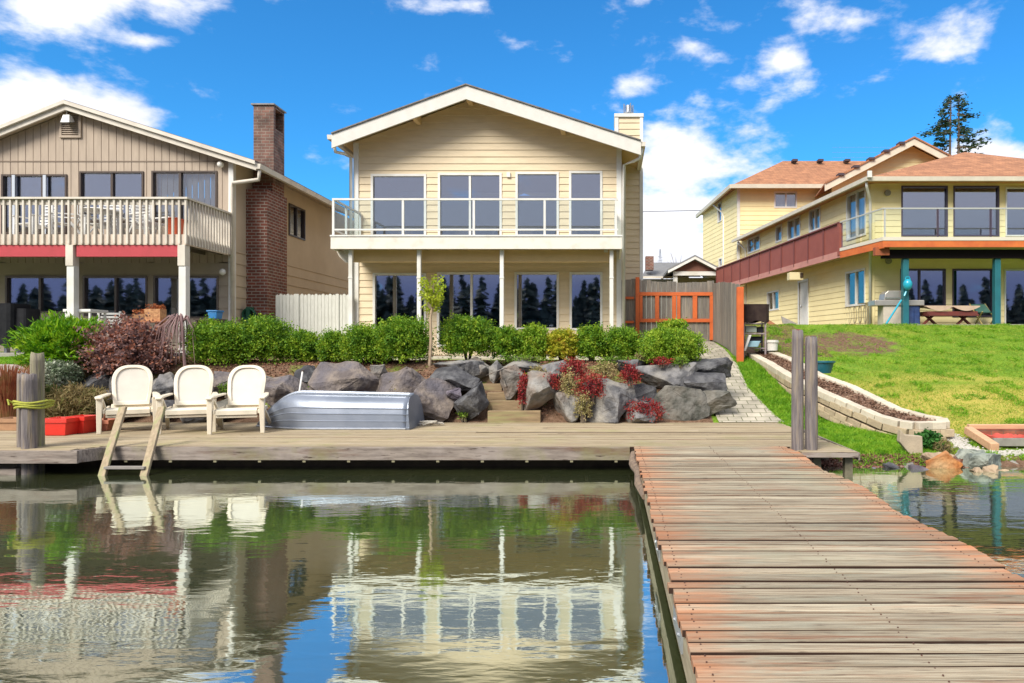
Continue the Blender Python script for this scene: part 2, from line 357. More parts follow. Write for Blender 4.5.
def glassmat(name, refl=.5, tint=(.8,.85,.9), wav=.0, fres=1):
    if name in MATS: return MATS[name]
    m = bpy.data.materials.new(name); m.use_nodes = True; nt = m.node_tree; N = nt.nodes; L = nt.links; N.remove(N['Principled BSDF'])
    g = N.new('ShaderNodeBsdfGlossy'); g.inputs['Roughness'].default_value = .02; g.inputs[0].default_value = (.95,.95,1,1)
    t = N.new('ShaderNodeBsdfTransparent'); t.inputs[0].default_value = (*tint, 1)
    if wav:
        n = N.new('ShaderNodeTexNoise'); n.inputs['Scale'].default_value = 1.3; b = N.new('ShaderNodeBump'); b.inputs['Strength'].default_value = wav; b.inputs['Distance'].default_value = .01
        tc = N.new('ShaderNodeTexCoord'); L.new(tc.outputs['Object'], n.inputs['Vector']); L.new(n.outputs[0], b.inputs['Height']); L.new(b.outputs[0], g.inputs['Normal'])
    f = N.new('ShaderNodeFresnel'); f.inputs[0].default_value = 1.5; a = N.new('ShaderNodeMath'); a.operation = 'ADD'; a.use_clamp = True
    if fres: L.new(f.outputs[0], a.inputs[0])
    else: a.inputs[0].default_value = 0
    a.inputs[1].default_value = refl
    x = N.new('ShaderNodeMixShader'); L.new(a.outputs[0], x.inputs[0]); L.new(t.outputs[0], x.inputs[1]); L.new(g.outputs[0], x.inputs[2]); L.new(x.outputs[0], N['Material Output'].inputs[0])
    MATS[name] = m; return m
GL = glassmat('window_glass', .26, (.6,.66,.74), .07)
GLR = glassmat('rail_glass', .05, (.88,.92,.92), 0, 0)
BLIND = mat('blind_fabric', (.62,.65,.66), (.55,.58,.6), 3, .8)

def brickmat(name, c1, c2, mortar, bw=.2, bh=.068, mort=.01, sq=1, bump=.6, axis='xz', off=.5, coord='Object', noise_amt=.5):
    m = bpy.data.materials.new(name); m.use_nodes = True; nt = m.node_tree; N = nt.nodes; L = nt.links; p = N['Principled BSDF']; p.inputs['Roughness'].default_value = .85
    tc = N.new('ShaderNodeTexCoord'); sp = N.new('ShaderNodeSeparateXYZ'); cb = N.new('ShaderNodeCombineXYZ'); L.new(tc.outputs[coord], sp.inputs[0])
    if axis == 'xz':
        a = N.new('ShaderNodeMath'); a.operation = 'ADD'; L.new(sp.outputs[0], a.inputs[0]); L.new(sp.outputs[1], a.inputs[1]); L.new(a.outputs[0], cb.inputs[0]); L.new(sp.outputs[2], cb.inputs[1])
    else: L.new(sp.outputs[0], cb.inputs[0]); L.new(sp.outputs[1], cb.inputs[1])
    b = N.new('ShaderNodeTexBrick'); L.new(cb.outputs[0], b.inputs['Vector']); b.inputs['Scale'].default_value = 1; b.inputs['Brick Width'].default_value = bw; b.inputs['Row Height'].default_value = bh
    b.inputs['Mortar Size'].default_value = mort; b.inputs['Color1'].default_value = (*c1,1); b.inputs['Color2'].default_value = (*c2,1); b.inputs['Mortar'].default_value = (*mortar,1); b.offset = off; b.inputs['Mortar Smooth'].default_value = .2
    n = N.new('ShaderNodeTexNoise'); n.inputs['Scale'].default_value = 3; n.inputs['Detail'].default_value = 7; L.new(tc.outputs[coord], n.inputs['Vector'])
    h = N.new('ShaderNodeHueSaturation'); r = N.new('ShaderNodeMapRange'); L.new(n.outputs[0], r.inputs[0]); r.inputs[1].default_value = .3; r.inputs[2].default_value = .7; r.inputs[3].default_value = 1-noise_amt; r.inputs[4].default_value = 1+noise_amt
    L.new(r.outputs[0], h.inputs['Value']); L.new(b.outputs[0], h.inputs['Color']); L.new(h.outputs[0], p.inputs['Base Color'])
    bp = N.new('ShaderNodeBump'); bp.invert = True; bp.inputs['Strength'].default_value = bump; bp.inputs['Distance'].default_value = .01; L.new(b.outputs['Fac'], bp.inputs['Height']); L.new(bp.outputs[0], p.inputs['Normal'])
    MATS[name] = m; return m
BRICK = brickmat('red_brick', (.20,.055,.035), (.13,.045,.03), (.30,.26,.22), .23, .085, .012, noise_amt=.25)
BRICKW = brickmat('sooty_brick', (.20,.10,.075), (.13,.075,.06), (.22,.18,.15), .23, .085, .01, noise_amt=.5)
SHINGO = brickmat('orange_shingle', (.43,.195,.095), (.30,.13,.065), (.18,.085,.045), .33, .1, .008, bump=.4, axis='xy', noise_amt=.22)
PAVE = brickmat('paver_stone', (.42,.38,.30), (.34,.31,.24), (.14,.14,.08), .26, .2, .01, axis='xy', bump=.5, noise_amt=.3)

# ---------------------------------------------------------------- terrain
PA = [(8,-1.3),(9.5,-.9),(9.9,-.38),(10.4,-.22),(11.5,-.13),(12.8,-.02),(14.5,.5),(16,.93),(18,1.3),(20,1.5),(24,1.6),(40,1.8)]
PB = [(8,-1.3),(9.4,-.9),(9.75,-.42),(10.15,-.27),(11,-.22),(11.8,-.13),(12.6,.03),(13.5,.27),(21,2.03),(22,2.08),(60,2.1)]
PC = [(8,-1.3),(11.6,-1.0),(12.5,-.15),(12.75,-.03),(13.0,.12),(13.5,.72),(13.9,1.0),(14.3,1.06),(17,1.08),(18.6,1.11),(22,1.3),(26,1.6),(40,1.8)]
PL = [(8,-1.3),(11.2,-1.0),(12.2,-.12),(12.9,.12),(13.6,.75),(13.8,1.02),(14.4,1.12),(17,1.2),(26,1.5),(40,1.8)]
def XB(Y): return interp(Y, [(11.3,4.9),(11.9,4.59),(12.4,4.29),(13.2,3.96),(14.3,3.74),(17,3.42),(18,3.45),(30,3.45)])
def ground(X, Y):
    if Y < 8 or Y > 40: 
        if Y > 40: return 1.9
        if Y > -118: return -1.3
        return min(9, -1.3+(-118-Y)*.12)
    a, b, c, l = interp(Y, PA), interp(Y, PB), interp(Y, PC), interp(Y, PL)
    xb = XB(Y); w = ss(xb-.1, xb+.55, X) if Y > 11.4 else ss(4.0, 5.2, X)
    right = a*(1-w)+b*w
    w2 = ss(1.75, 2.0, X+ .0*Y); left = c
    h = left*(1-w2)+right*w2
    if -2.95 < X < -1.35 and Y > 12:
        st = interp(Y, [(12.6,-.05),(12.9,.1),(13.3,.3),(13.65,.5),(14.0,.66),(14.8,1.0),(15.2,1.07)]); k_ = ss(-2.95,-2.7,X)*(1-ss(-1.6,-1.35,X)); h = h*(1-k_)+min(h,st)*k_
    w3 = ss(-9.3, -8.3, X); return l*(1-w3)+h*w3
gx = sorted(set([-900,-400,-200,-100,-60,-40,-30]+[round(-24+.5*i, 3) for i in range(36)]+[round(-6+.125*i, 3) for i in range(130)]+[round(10.5+.5*i, 3) for i in range(30)]+[30,40,60,100,200,400,900]))
gy = sorted(set([-900,-400,-250,-200,-180,-160,-150,-140,-130,-118,-60,-10,4]+[8]+[round(8+.125*i, 3) for i in range(1, 112)]+[round(22+.5*i, 3) for i in range(40)]+[45,55,70,100,150,250,500,900]))
V = np.array([(x, y, ground(x, y)+(.03*noise.noise(Vector((x*.9, y*.9, 0))) if 9 < y < 23 and not (1.8 < x < 3.2) else 0)) for y in gy for x in gx])
nx, ny = len(gx), len(gy); idx = np.arange(nx*ny).reshape(ny, nx)
Fq = np.stack([idx[:-1,:-1], idx[:-1,1:], idx[1:,1:], idx[1:,:-1]], -1).reshape(-1, 4)
def groundmat():
    m = bpy.data.materials.new('ground'); m.use_nodes = True; nt = m.node_tree; N = nt.nodes; L = nt.links; p = N['Principled BSDF']; p.inputs['Roughness'].default_value = .95; p.inputs['Specular IOR Level'].default_value = .15
    tc = N.new('ShaderNodeTexCoord')
    def noi(s, d=6, w=0, st=(1,1,1)):
        mp = N.new('ShaderNodeMapping'); mp.inputs['Scale'].default_value = st; L.new(tc.outputs['Object'], mp.inputs[0])
        n = N.new('ShaderNodeTexNoise'); n.noise_dimensions = '4D'; n.inputs['W'].default_value = w; n.inputs['Scale'].default_value = s; n.inputs['Detail'].default_value = d; L.new(mp.outputs[0], n.inputs['Vector']); return n.outputs[0]
    def mix(f, a, b, lo=.4, hi=.6):
        r = N.new('ShaderNodeMapRange'); L.new(f, r.inputs[0]); r.inputs[1].default_value = lo; r.inputs[2].default_value = hi
        x = N.new('ShaderNodeMix'); x.data_type = 'RGBA'; L.new(r.outputs[0], x.inputs[0])
        for i, c in ((6, a), (7, b)):
            if isinstance(c, tuple): x.inputs[i].default_value = (*c, 1)
            else: L.new(c, x.inputs[i])
        return x.outputs[2]
    grass = mix(noi(2.2), (.12,.24,.02), (.20,.33,.028), .35, .65)
    grass = mix(noi(38, 4, 2), grass, (.045,.10,.012), .52, .68)
    at = N.new('ShaderNodeAttribute'); at.attribute_name = 'dry'
    ad = N.new('ShaderNodeMath'); ad.operation = 'MULTIPLY_ADD'; L.new(noi(1.1, 7, 5, (.5,1.3,1)), ad.inputs[0]); ad.inputs[1].default_value = 1.3; L.new(at.outputs['Fac'], ad.inputs[2])
    grass = mix(ad.outputs[0], grass, (.44,.37,.08), .80, 1.25)
    soil = mix(noi(14, 8, 3), (.13,.075,.045), (.24,.15,.10), .35, .65); soil = mix(noi(60, 4, 8), soil, (.05,.03,.02), .5, .7)
    a2 = N.new('ShaderNodeAttribute'); a2.attribute_name = 'soil'
    a3 = N.new('ShaderNodeMath'); a3.operation = 'MULTIPLY_ADD'; L.new(noi(3, 8, 9), a3.inputs[0]); a3.inputs[1].default_value = .9; L.new(a2.outputs['Fac'], a3.inputs[2])
    c = mix(a3.outputs[0], grass, soil, .85, 1.05)
    L.new(c, p.inputs['Base Color'])
    b = N.new('ShaderNodeBump'); b.inputs['Strength'].default_value = .9; b.inputs['Distance'].default_value = .03; L.new(noi(45, 6, 1), b.inputs['Height']); L.new(b.outputs[0], p.inputs['Normal'])
    return m
go = npmesh('ground', V, Fq, groundmat(), smooth=True); tag(go, kind='structure')
def soilf(x, y, z):
    s = 0
    if y < -100 or y > 45: return .2
    if x < 1.9 and y > 8: s = .62 if y > 13.0 else .9
    if 14.3 < y < 19 and -7.6 < x < 2: s = .45
    if x < -10.3 and y > 13.9: s = .15
    if x >= 1.9 and y < 10.35: s = .9
    d = math.hypot((x-6.5)/1.5, (y-18.7)/1.7)
    if d < 1.6 and x > 4: s = max(s, .62*(1-ss(.4, 1.5, d)))
    if 3.2 < x < 5.6 and 17.2 < y < 24: s = max(s, .6)
    if y > 22.8: s = max(s, .6)
    return s
def dryf(x, y, z):
    if x > 4.5 and y < 22: return .42*ss(16.5, 13.5, y)*ss(10.8, 11.8, y)+.08 if y < 16.5 else .12
    return -.4
at = go.data.attributes.new('soil', 'FLOAT', 'POINT'); at.data.foreach_set('value', np.array([soilf(*v) for v in V], dtype=np.float32))
def ssd(a, b, x): return ss(a, b, x)
def dry(x, y, z):
    if x > 4.5: return .5*(1-ss(14.0, 16.5, y))*ss(10.9, 11.9, y)+.05
    return -.5
at = go.data.attributes.new('dry', 'FLOAT', 'POINT'); at.data.foreach_set('value', np.array([dry(*v) for v in V], dtype=np.float32))

# water
WZ = -.34
def watermat():
    m = bpy.data.materials.new('lake_water'); m.use_nodes = True; nt = m.node_tree; N = nt.nodes; L = nt.links; p = N['Principled BSDF']
    tc = N.new('ShaderNodeTexCoord')
    def noi(s, d, st, w=0, dist=0):
        mp = N.new('ShaderNodeMapping'); mp.inputs['Scale'].default_value = st; L.new(tc.outputs['Object'], mp.inputs[0])
        n = N.new('ShaderNodeTexNoise'); n.noise_dimensions = '4D'; n.inputs['W'].default_value = w; n.inputs['Scale'].default_value = s; n.inputs['Detail'].default_value = d; n.inputs['Distortion'].default_value = dist; L.new(mp.outputs[0], n.inputs['Vector']); return n.outputs[0]
    x = N.new('ShaderNodeMix'); x.data_type = 'RGBA'; L.new(noi(.8, 6, (1,1,1)), x.inputs[0]); x.inputs[6].default_value = (.03,.055,.015,1); x.inputs[7].default_value = (.08,.085,.025,1)
    L.new(x.outputs[2], p.inputs['Base Color']); p.inputs['Roughness'].default_value = .5
    g = N.new('ShaderNodeBsdfGlossy'); g.inputs['Roughness'].default_value = .035; g.inputs[0].default_value = (.92,1,.95,1)
    b = N.new('ShaderNodeBump'); b.inputs['Strength'].default_value = 1; b.inputs['Distance'].default_value = .0016; L.new(noi(7, 3, (.55,1.5,1), 0, .3), b.inputs['Height'])
    b2 = N.new('ShaderNodeBump'); b2.inputs['Strength'].default_value = 1; b2.inputs['Distance'].default_value = .0045; L.new(noi(1.6, 2, (.5,1.4,1), 4), b2.inputs['Height']); L.new(b2.outputs[0], b.inputs['Normal'])
    L.new(b.outputs[0], g.inputs['Normal'])
    f = N.new('ShaderNodeLayerWeight'); f.inputs[0].default_value = .5; L.new(b.outputs[0], f.inputs['Normal'])
    r = N.new('ShaderNodeMapRange'); L.new(f.outputs['Facing'], r.inputs[0]); r.inputs[1].default_value = .3; r.inputs[2].default_value = .95; r.inputs[3].default_value = .55; r.inputs[4].default_value = .86
    s = N.new('ShaderNodeMixShader'); L.new(r.outputs[0], s.inputs[0]); L.new(p.outputs[0], s.inputs[1]); L.new(g.outputs[0], s.inputs[2]); L.new(s.outputs[0], N['Material Output'].inputs[0])
    return m
wm = MB().quad((-900,-125,WZ), (900,-125,WZ), (900,16,WZ), (-900,16,WZ)); struct(wm, 'lake_water', watermat())

# wooded far shore behind the viewer (seen mirrored in the windows)
Vs = []; n = 0
for k in range(1700):
    x = random.uniform(-170, 170); y = random.uniform(-150, -128); h = random.uniform(5, 8) if k > 800 else random.choice([random.uniform(7, 12), random.uniform(8, 13), random.uniform(12, 19)]); zb = ground(x, y)
    for j in range(70):
        t = j/70; z = zb+h*(.1+.9*t); r = h*.20*(1-t)*(.6+.8*random.random())+.15; a = random.random()*6.28
        w = .8+h*(.16 if k > 800 else .10)*(1-t)
        dx, dy = math.cos(a), math.sin(a)
        Vs += [(x, y, z+.5), (x+dx*r-dy*w, y+dy*r+dx*w, z-.25), (x+dx*r*1.25, y+dy*r*1.25, z-.6), (x+dx*r+dy*w, y+dy*r-dx*w, z-.25)]
wd = npmesh('far_shore_woods', np.array(Vs, dtype=float), np.arange(len(Vs)).reshape(-1, 4), mat('far_conifer', (.035,.05,.045), (.05,.07,.06), .2, .9)); tag(wd, 'dark conifer wood on the far shore, mirrored in the house windows', 'wood', kind='stuff')

# path
mb = MB(); ys = [12.72+.2*i for i in range(41)]
def pathx(Y): return (interp(Y, [(12.7,2.02),(15,1.98),(20.6,1.9)]), interp(Y, [(12.7,3.22),(13.2,3.1),(14.5,2.9),(16.4,2.98),(20.6,3.02)]))
for a, b in zip(ys, ys[1:]):
    (l0, r0), (l1, r1) = pathx(a), pathx(b); z0, z1 = interp(a, PA)+.03, interp(b, PA)+.03; mb.quad((l0,a,z0), (r0,a,z0), (r1,b,z1), (l1,b,z1))
struct(mb, 'path', PAVE)
# patio slab in front of the main house
mb = MB().box(-6.9, .5, 16.4, 19.36, .7, 1.135); struct(mb, 'patio', mat('patio_concrete', (.50,.46,.36), (.42,.38,.3), 3, .9, .3), bevel=.01)
mb = MB().box(-18, -9.95, 15.6, 18.4, .7, 1.24); struct(mb, 'patio', mat('patio_concrete_grey', (.33,.31,.28), (.27,.25,.22), 3, .9, .3), bevel=.01)
mb = MB().box(8.3, 24, 21.2, 23.3, 1.5, 2.07); struct(mb, 'patio', mat('patio_concrete_grey', (0,0,0)), bevel=.01)

# ---------------------------------------------------------------- MAIN HOUSE
H = thing('tan_house', 'tan two storey middle house with lap siding and a glass railed balcony', 'house', (-3.4, 19.4, 1.1))
Yw = 19.4; XL, XR = PX(355, Yw), PX(620.5, Yw)
ridge = (PX(466, 18.6), PZ(85, 18.6)); el = (PX(331.5, 18.6), PZ(134, 18.6)); er = (PX(641, 18.6), PZ(141, 18.6))
def roofz(x):
    return el[1]+(ridge[1]-el[1])*(x-el[0])/(ridge[0]-el[0]) if x < ridge[0] else er[1]+(ridge[1]-er[1])*(x-er[0])/(ridge[0]-er[0])
w = Wall((XL, Yw), (XR, Yw))
up = [w.opx(371,426.5,174,237), w.opx(438,502,173,237.5), w.opx(515.5,559,172,237), w.opx(569,602.5,171,237)]
lo = [w.opx(373,426.5,273,330), w.opx(437,502,272,347), w.opx(514.5,559,272,330), w.opx(569.5,602.5,272,330.5)]
mb = MB(); w.siding(mb, 1.0, [(0, roofz(XL)-.1), (ridge[0]-XL, ridge[1]-.1), (w.L, roofz(XR)-.1)], 'lap', .19)
for A, B in (((XL, 31), (XL, Yw)), ((XR, Yw), (XR, 31)), ((XR, 31), (XL, 31))):
    q = Wall(A, B); q.siding(mb, 1.0, [(0, min(roofz(A[0]), roofz(B[0]))-.15), (q.L, min(roofz(A[0]), roofz(B[0]))-.15)], 'lap', .19)
wall = mb.build('wall', SIDING, H)
# roof
mb = MB(); t = .032
for a, b in ((el, ridge), (ridge, er)):
    mb.hexa([(a[0],18.56,a[1]),(b[0],18.56,b[1]),(b[0],31.5,b[1]),(a[0],31.5,a[1]),(a[0],18.56,a[1]+t),(b[0],18.56,b[1]+t),(b[0],31.5,b[1]+t),(a[0],31.5,a[1]+t)])
roof = mb.build('roof', SHING, H)
mb = MB()
for a, b in ((el, ridge), (ridge, er)): mb.prism([(a[0],a[1]-.37),(b[0],b[1]-.37),(b[0],b[1]-.002),(a[0],a[1]-.002)], 18.6, 18.65)
mb.build('fascia', mat('white_fascia', (.70,.68,.63), (.64,.62,.57), 4, .6), roof)
mb = MB()
for a, b in ((el, ridge), (ridge, er)): mb.prism([(a[0]+.02,a[1]-.06),(b[0],b[1]-.06),(b[0],b[1]-.004),(a[0]+.02,a[1]-.004)], 18.652, 31.4)
mb.build('soffit', BEAMY, roof)
for px in (414.5, 468, 562.5):
    x = PX(px, 18.9); z = roofz(x)-.08
    MB().box(x-.06, x+.06, 18.66, 19.38, z-.2, z).build('rafter', BEAMY, roof)
for x, z, s in ((el[0], el[1], -1), (er[0], er[1], 1)):
    g = MB(); xx = x+s*.06; g.prism([(xx-.06,z-.13),(xx+.06,z-.13),(xx+.07,z-.01),(xx-.07,z-.01)], 18.62, 31.3); g.build('gutter', CREAM, roof)
# downspouts and corner boards
zc = PZ(140, 18.8)
ds = MB().tube([(el[0]-.02,18.75,el[1]-.15),(el[0]+.03,18.8,el[1]-.42),(PX(345,19.1),19.1,PZ(154,19.1)),(PX(351,19.3),19.3,PZ(158,19.3)),(PX(351,19.3),19.3,1.15)], .045, 8).build('downspout', W_TRIM, H, smooth=True)
MB().tube([(er[0]+.02,18.75,er[1]-.15),(er[0]-.02,18.8,er[1]-.4),(PX(634,19.0),19.0,PZ(161,19.0)),(PX(624,19.3),19.3,PZ(165,19.3)),(PX(623.5,19.3),19.3,1.15)], .045, 8).build('downspout', W_TRIM, H, smooth=True)
for x0, x1 in ((XL-.03, XL+.11), (XR-.11, XR+.03)):
    MB().box(x0, x1, Yw-.045, Yw+.1, 1.05, roofz(x0)-.12).build('corner_board', W_TRIM, H)
# windows
def glaze(w, H, o, bars=(), fm=W_TRIM, fw=.065, lab=None): return w.window(H, o, fm, GL, fw, bars, label=lab)
glaze(w, H, up[0], lab='wide fixed upper window at the left end of the balcony')
f = glaze(w, H, up[1], (.5,), lab='upper sliding door with a left fixed pane')
f['label'] = 'upper sliding glass door onto the balcony'
for k in (2, 3): glaze(w, H, up[k])
glaze(w, H, lo[0]); f = glaze(w, H, lo[1], (.53,)); f['label'] = 'lower sliding glass door onto the patio'
MB().box(*[PX(476,19.46), PX(488,19.46), 19.46, 19.465, PZ(319.5,19.46), PZ(315,19.46)]).build('sticker', mat('pale_sticker', (.55,.7,.66)), f)
glaze(w, H, lo[2]); glaze(w, H, lo[3])
# interior: rooms behind the glass
mb = MB()
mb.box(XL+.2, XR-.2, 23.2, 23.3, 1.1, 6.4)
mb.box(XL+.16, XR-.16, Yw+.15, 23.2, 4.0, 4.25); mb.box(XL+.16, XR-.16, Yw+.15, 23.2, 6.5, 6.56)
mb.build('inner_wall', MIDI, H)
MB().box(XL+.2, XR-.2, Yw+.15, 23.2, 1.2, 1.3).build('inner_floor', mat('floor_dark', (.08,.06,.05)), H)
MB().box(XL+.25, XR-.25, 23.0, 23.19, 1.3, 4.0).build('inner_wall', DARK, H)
# balcony
Yb = 17.4; bl, br = PX(330.5, Yb), PX(622, Yb); zt, zb = PZ(237, Yb), PZ(249, Yb)
bal = MB().box(bl, br, Yb, Yb+.05, zb, zt).build('balcony_fascia', mat('white_weathered', (.74,.71,.63), (.60,.56,.46), 3, .6, .1, lo=.5, hi=.75), H, bevel=.006)
mb = MB().box(bl, bl+.05, Yb+.052, Yw-.02, zb, zt); mb.box(br-.05, br, Yb+.052, Yw-.02, zb, zt); mb.build('balcony_fascia', MATS['white_weathered'], H)
MB().box(bl+.052, br-.052, Yb+.052, Yw-.025, zt-.06, zt+.01).build('balcony_floor', mat('deck_membrane', (.5,.48,.42), (.42,.4,.35), 2), H)
MB().box(bl-.01, br+.01, Yb-.02, Yb+.06, zt+.012, zt+.05).build('balcony_edge', W_TRIM, H)
mb = MB().box(PX(352, 17.9), PX(611, 17.9), 17.85, 18.0, PZ(262, 17.9), zt-.07); mb.build('balcony_beam', BEAMY, H)
mb = MB()
for k in range(14):
    x = bl+.3+k*(br-bl-.6)/13; mb.box(x-.02, x+.02, Yb+.06, Yw-.03, zb+.04, zt-.061)
mb.build('joists', BEAMY, H)
MB().prism([(PX(337,17.9),zb+.02),(PX(352,17.9),zb+.02),(PX(352,17.9),zb-.28),(PX(346,17.9),zb-.28),(PX(340,17.9),zb-.14)], 17.86, 17.99).build('bracket', CREAM, H)
for px in (351, 419.3, 502, 611.5):
    x = PX(px, 17.62); q = MB().box(x-.048, x+.048, 17.57, 17.67, 1.13, zb+.01).build('balcony_post', W_TRIM, H, bevel=.006)
    MB().box(x-.056, x+.056, 17.56, 17.68, 3.1, 3.13).build('band', W_TRIM, q)
# railing
rz1, rz0 = PZ(198, Yb), zt+.05
mb = MB().box(bl+.03, PX(618,Yb), Yb+.02, Yb+.08, rz1-.045, rz1); mb.box(bl+.03, PX(618,Yb), Yb+.03, Yb+.07, zt+.17, zt+.21)
for x in (bl+.05, PX(616, Yb)): mb.box(x-.025, x+.025, Yb+.082, Yw-.03, rz1-.045, rz1); mb.box(x-.02, x+.02, Yb+.082, Yw-.03, zt+.17, zt+.21)
rail = mb.build('railing', W_TRIM, H)
xs = [bl+.055, PX(402.5,Yb), PX(473.5,Yb), PX(544.5,Yb), PX(616,Yb)]
for x in xs: MB().box(x-.027, x+.027, Yb+.025, Yb+.075, rz0, rz1-.046).build('rail_post', W_TRIM, rail)
for y in (Yb+.9, Yw-.07):
    for x in (xs[0], xs[-1]): MB().box(x-.025, x+.025, y-.025, y+.025, rz0-.04, rz1-.046).build('rail_post', W_TRIM, rail)
for a, b in zip(xs, xs[1:]): MB().box(a+.03, b-.03, Yb+.046, Yb+.054, zt+.212, rz1-.048).build('rail_glass', GLR, rail)
for x in (xs[0], xs[-1]): MB().box(x-.004, x+.004, Yb+.1, Yw-.1, zt+.212, rz1-.048).build('rail_glass', GLR, rail)
# chimney chase
Yc = 21.2; c0, c1 = PX(615.5, Yc), PX(642, Yc); zt2 = PZ(114.5, Yc)
cw = Wall((c0, Yc), (c1, Yc)); mb = MB(); cw.siding(mb, 1.0, [(0, zt2-.03), (cw.L, zt2-.03)], 'lap', .19)
for A, B in (((c1, Yc), (c1, Yc+1)), ((c1, Yc+1), (c0, Yc+1)), ((c0, Yc+1), (c0, Yc))):
    q = Wall(A, B); q.siding(mb, 1.0, [(0, zt2-.03), (q.L, zt2-.03)], 'lap', .19, t=.05)
ch = mb.build('chimney', SIDING, H)
mb = MB()
for x in (c0, c1): mb.box(x-.07 if x == c1 else x-.03, x+.03 if x == c1 else x+.09, Yc-.04, Yc+.08, 1.0, zt2-.09)
mb.build('corner_board', W_TRIM, ch)
MB().box(c0-.04, c1+.05, Yc-.06, Yc+1.05, zt2-.09, zt2+.02).build('chimney_cap', W_TRIM, ch, bevel=.01)
mb = MB(); fx, fy = PX(628.5, Yc+.4), Yc+.4; z0 = zt2+.02
mb.lathe((fx, fy, z0), [(.12,0),(.12,.12),(.17,.12),(.17,.15)], 14)
for k in range(4): a = k*1.57+.4; mb.tube([(fx+.15*math.cos(a), fy+.15*math.sin(a), z0+.14), (fx+.15*math.cos(a), fy+.15*math.sin(a), z0+.42)], .018, 5)
mb.lathe((fx, fy, z0+.2), [(.10,-.1),(.10,.18),(.0,.2)], 12)
mb.build('flue_cap', METAL, ch)
# lamps
def wall_lamp(par, c, r=.06, name='lamp', twin=True):
    b = MB().box(c[0]-.05, c[0]+.05, c[1]-.02, c[1]+.03, c[2]-.03, c[2]+.1).build(name, W_TRIM, par)
    m = mat('lamp_glass', (.7,.7,.66), rough=.25)
    for s in ((-1, 1) if twin else (0,)): MB().lathe((0,0,0), [(.01,.0),(r,.05),(r*1.1,.12),(r*.9,.125),(.0,.1)], 12).build('lamp_head', m, b, smooth=True).location = (c[0]+s*r*1.1-origin(b).x, c[1]-.1-origin(b).y, c[2]-.12-origin(b).z)
    return b
wall_lamp(H, (PX(508.5,19.36), 19.36, PZ(176,19.36)), .07)
wall_lamp(H, (PX(345.5,17.8), 17.85, PZ(251.5,17.8)), .055); wall_lamp(H, (PX(606,17.8), 17.84, PZ(251,17.8)), .055)
# breakfast bar and stools seen through the lower right windows
bar = thing('breakfast_bar', 'pale blue green counter seen through the lower right windows of the tan house', 'counter', (-1.9, 20.9, 1.3))
MB().box(PX(505,20.9), PX(612,20.9), 20.9, 21.0, 1.3, PZ(311,20.9)).build('front_panel', mat('teal_panel', (.34,.50,.50), (.30,.45,.46), 2, .5), bar)
MB().box(PX(503,20.9), PX(613,20.9), 20.75, 21.4, PZ(311,20.9)+.003, PZ(308.5,20.9)).build('counter_top', mat('dark_top', (.03,.03,.04), rough=.3), bar)
def stool(px, lab):
    x = PX(px, 20.3); t = thing('bar_stool', lab, 'stool', (x, 20.3, 1.3), 'bar stools inside the tan house'); z = PZ(320, 20.3); m = mat('stool_black', (.02,.02,.02), rough=.4)
    MB().lathe((x, 20.3, z), [(.0,.04),(.17,.04),(.19,.0),(.17,-.04),(.0,-.05)], 16).build('seat', m, t, smooth=True)
    for sx in (-1, 1):
        for sy in (-1, 1): MB().bar((x+sx*.1, 20.3+sy*.1, z-.03), (x+sx*.2, 20.3+sy*.2, 1.3), .03, .03).build('leg', m, t)
    MB().tube([(x+.17*math.cos(a), 20.3+.17*math.sin(a), 1.5) for a in [i*.785 for i in range(9)]], .01, 5).build('foot_ring', m, t)
for px, lab in ((522, 'black bar stool behind the third lower window, left one'), (542, 'black bar stool behind the third lower window, right one'), (592, 'black bar stool seen through the rightmost lower window')): stool(px, lab)
# ---------------------------------------------------------------- LEFT HOUSE
G = thing('taupe_house', 'taupe house on the left with a red balcony beam and a tall brick chimney', 'house', (-13, 18.5, 1.2))
Yg = 18.5; gxR = -9.91; gxL = -19.0
grid = (PX(65, 18.2), PZ(102, 18.2)); ger = (PX(256, 18.2), PZ(162.5, 18.2)); gel = (gxL-1.0, grid[1]-(grid[0]-gxL+1.0)*.40)
def groofz(x): return gel[1]+(grid[1]-gel[1])*(x-gel[0])/(grid[0]-gel[0]) if x < grid[0] else ger[1]+(grid[1]-ger[1])*(x-ger[0])/(grid[0]-ger[0])
w = Wall((gxL, Yg), (gxR, Yg)); U = lambda px: PX(px, Yg)-gxL
gu = [w.opx(2,67.5,174.5,234), w.opx(80,144,171.5,222), w.opx(152,217.5,171,222)]
gl = [w.opx(6,74,276,313), w.opx(83.5,148,276,316), w.opx(154,219,276,318.5)]
prof = [(0, groofz(gxL)-.12), (grid[0]-gxL, grid[1]-.12), (w.L, groofz(gxR)-.12)]
zs = PZ(162, Yg)
mb = MB(); w.siding(mb, PZ(262, Yg), [(0, zs), (w.L, zs)], 'vert', .2, .015, u0=0)
w2 = Wall((gxL, Yg), (gxR, Yg)); w2.siding(mb, zs+.03, prof, 'vert', .2, .015)
mb.build('wall', GREYW, G)
w.bx(MB(), 0, w.L, zs+.001, zs+.029, -.1, .012).build('belly_trim', mat('brown_trim', (.20,.15,.11)), G)
w3 = Wall((gxL, Yg), (gxR, Yg)); w3.open = gl; mb = MB(); w3.siding(mb, 1.1, [(0, PZ(263, Yg)), (w.L, PZ(263, Yg))], 'lap', .3, .02); mb.build('wall', TAUPELAP, G)
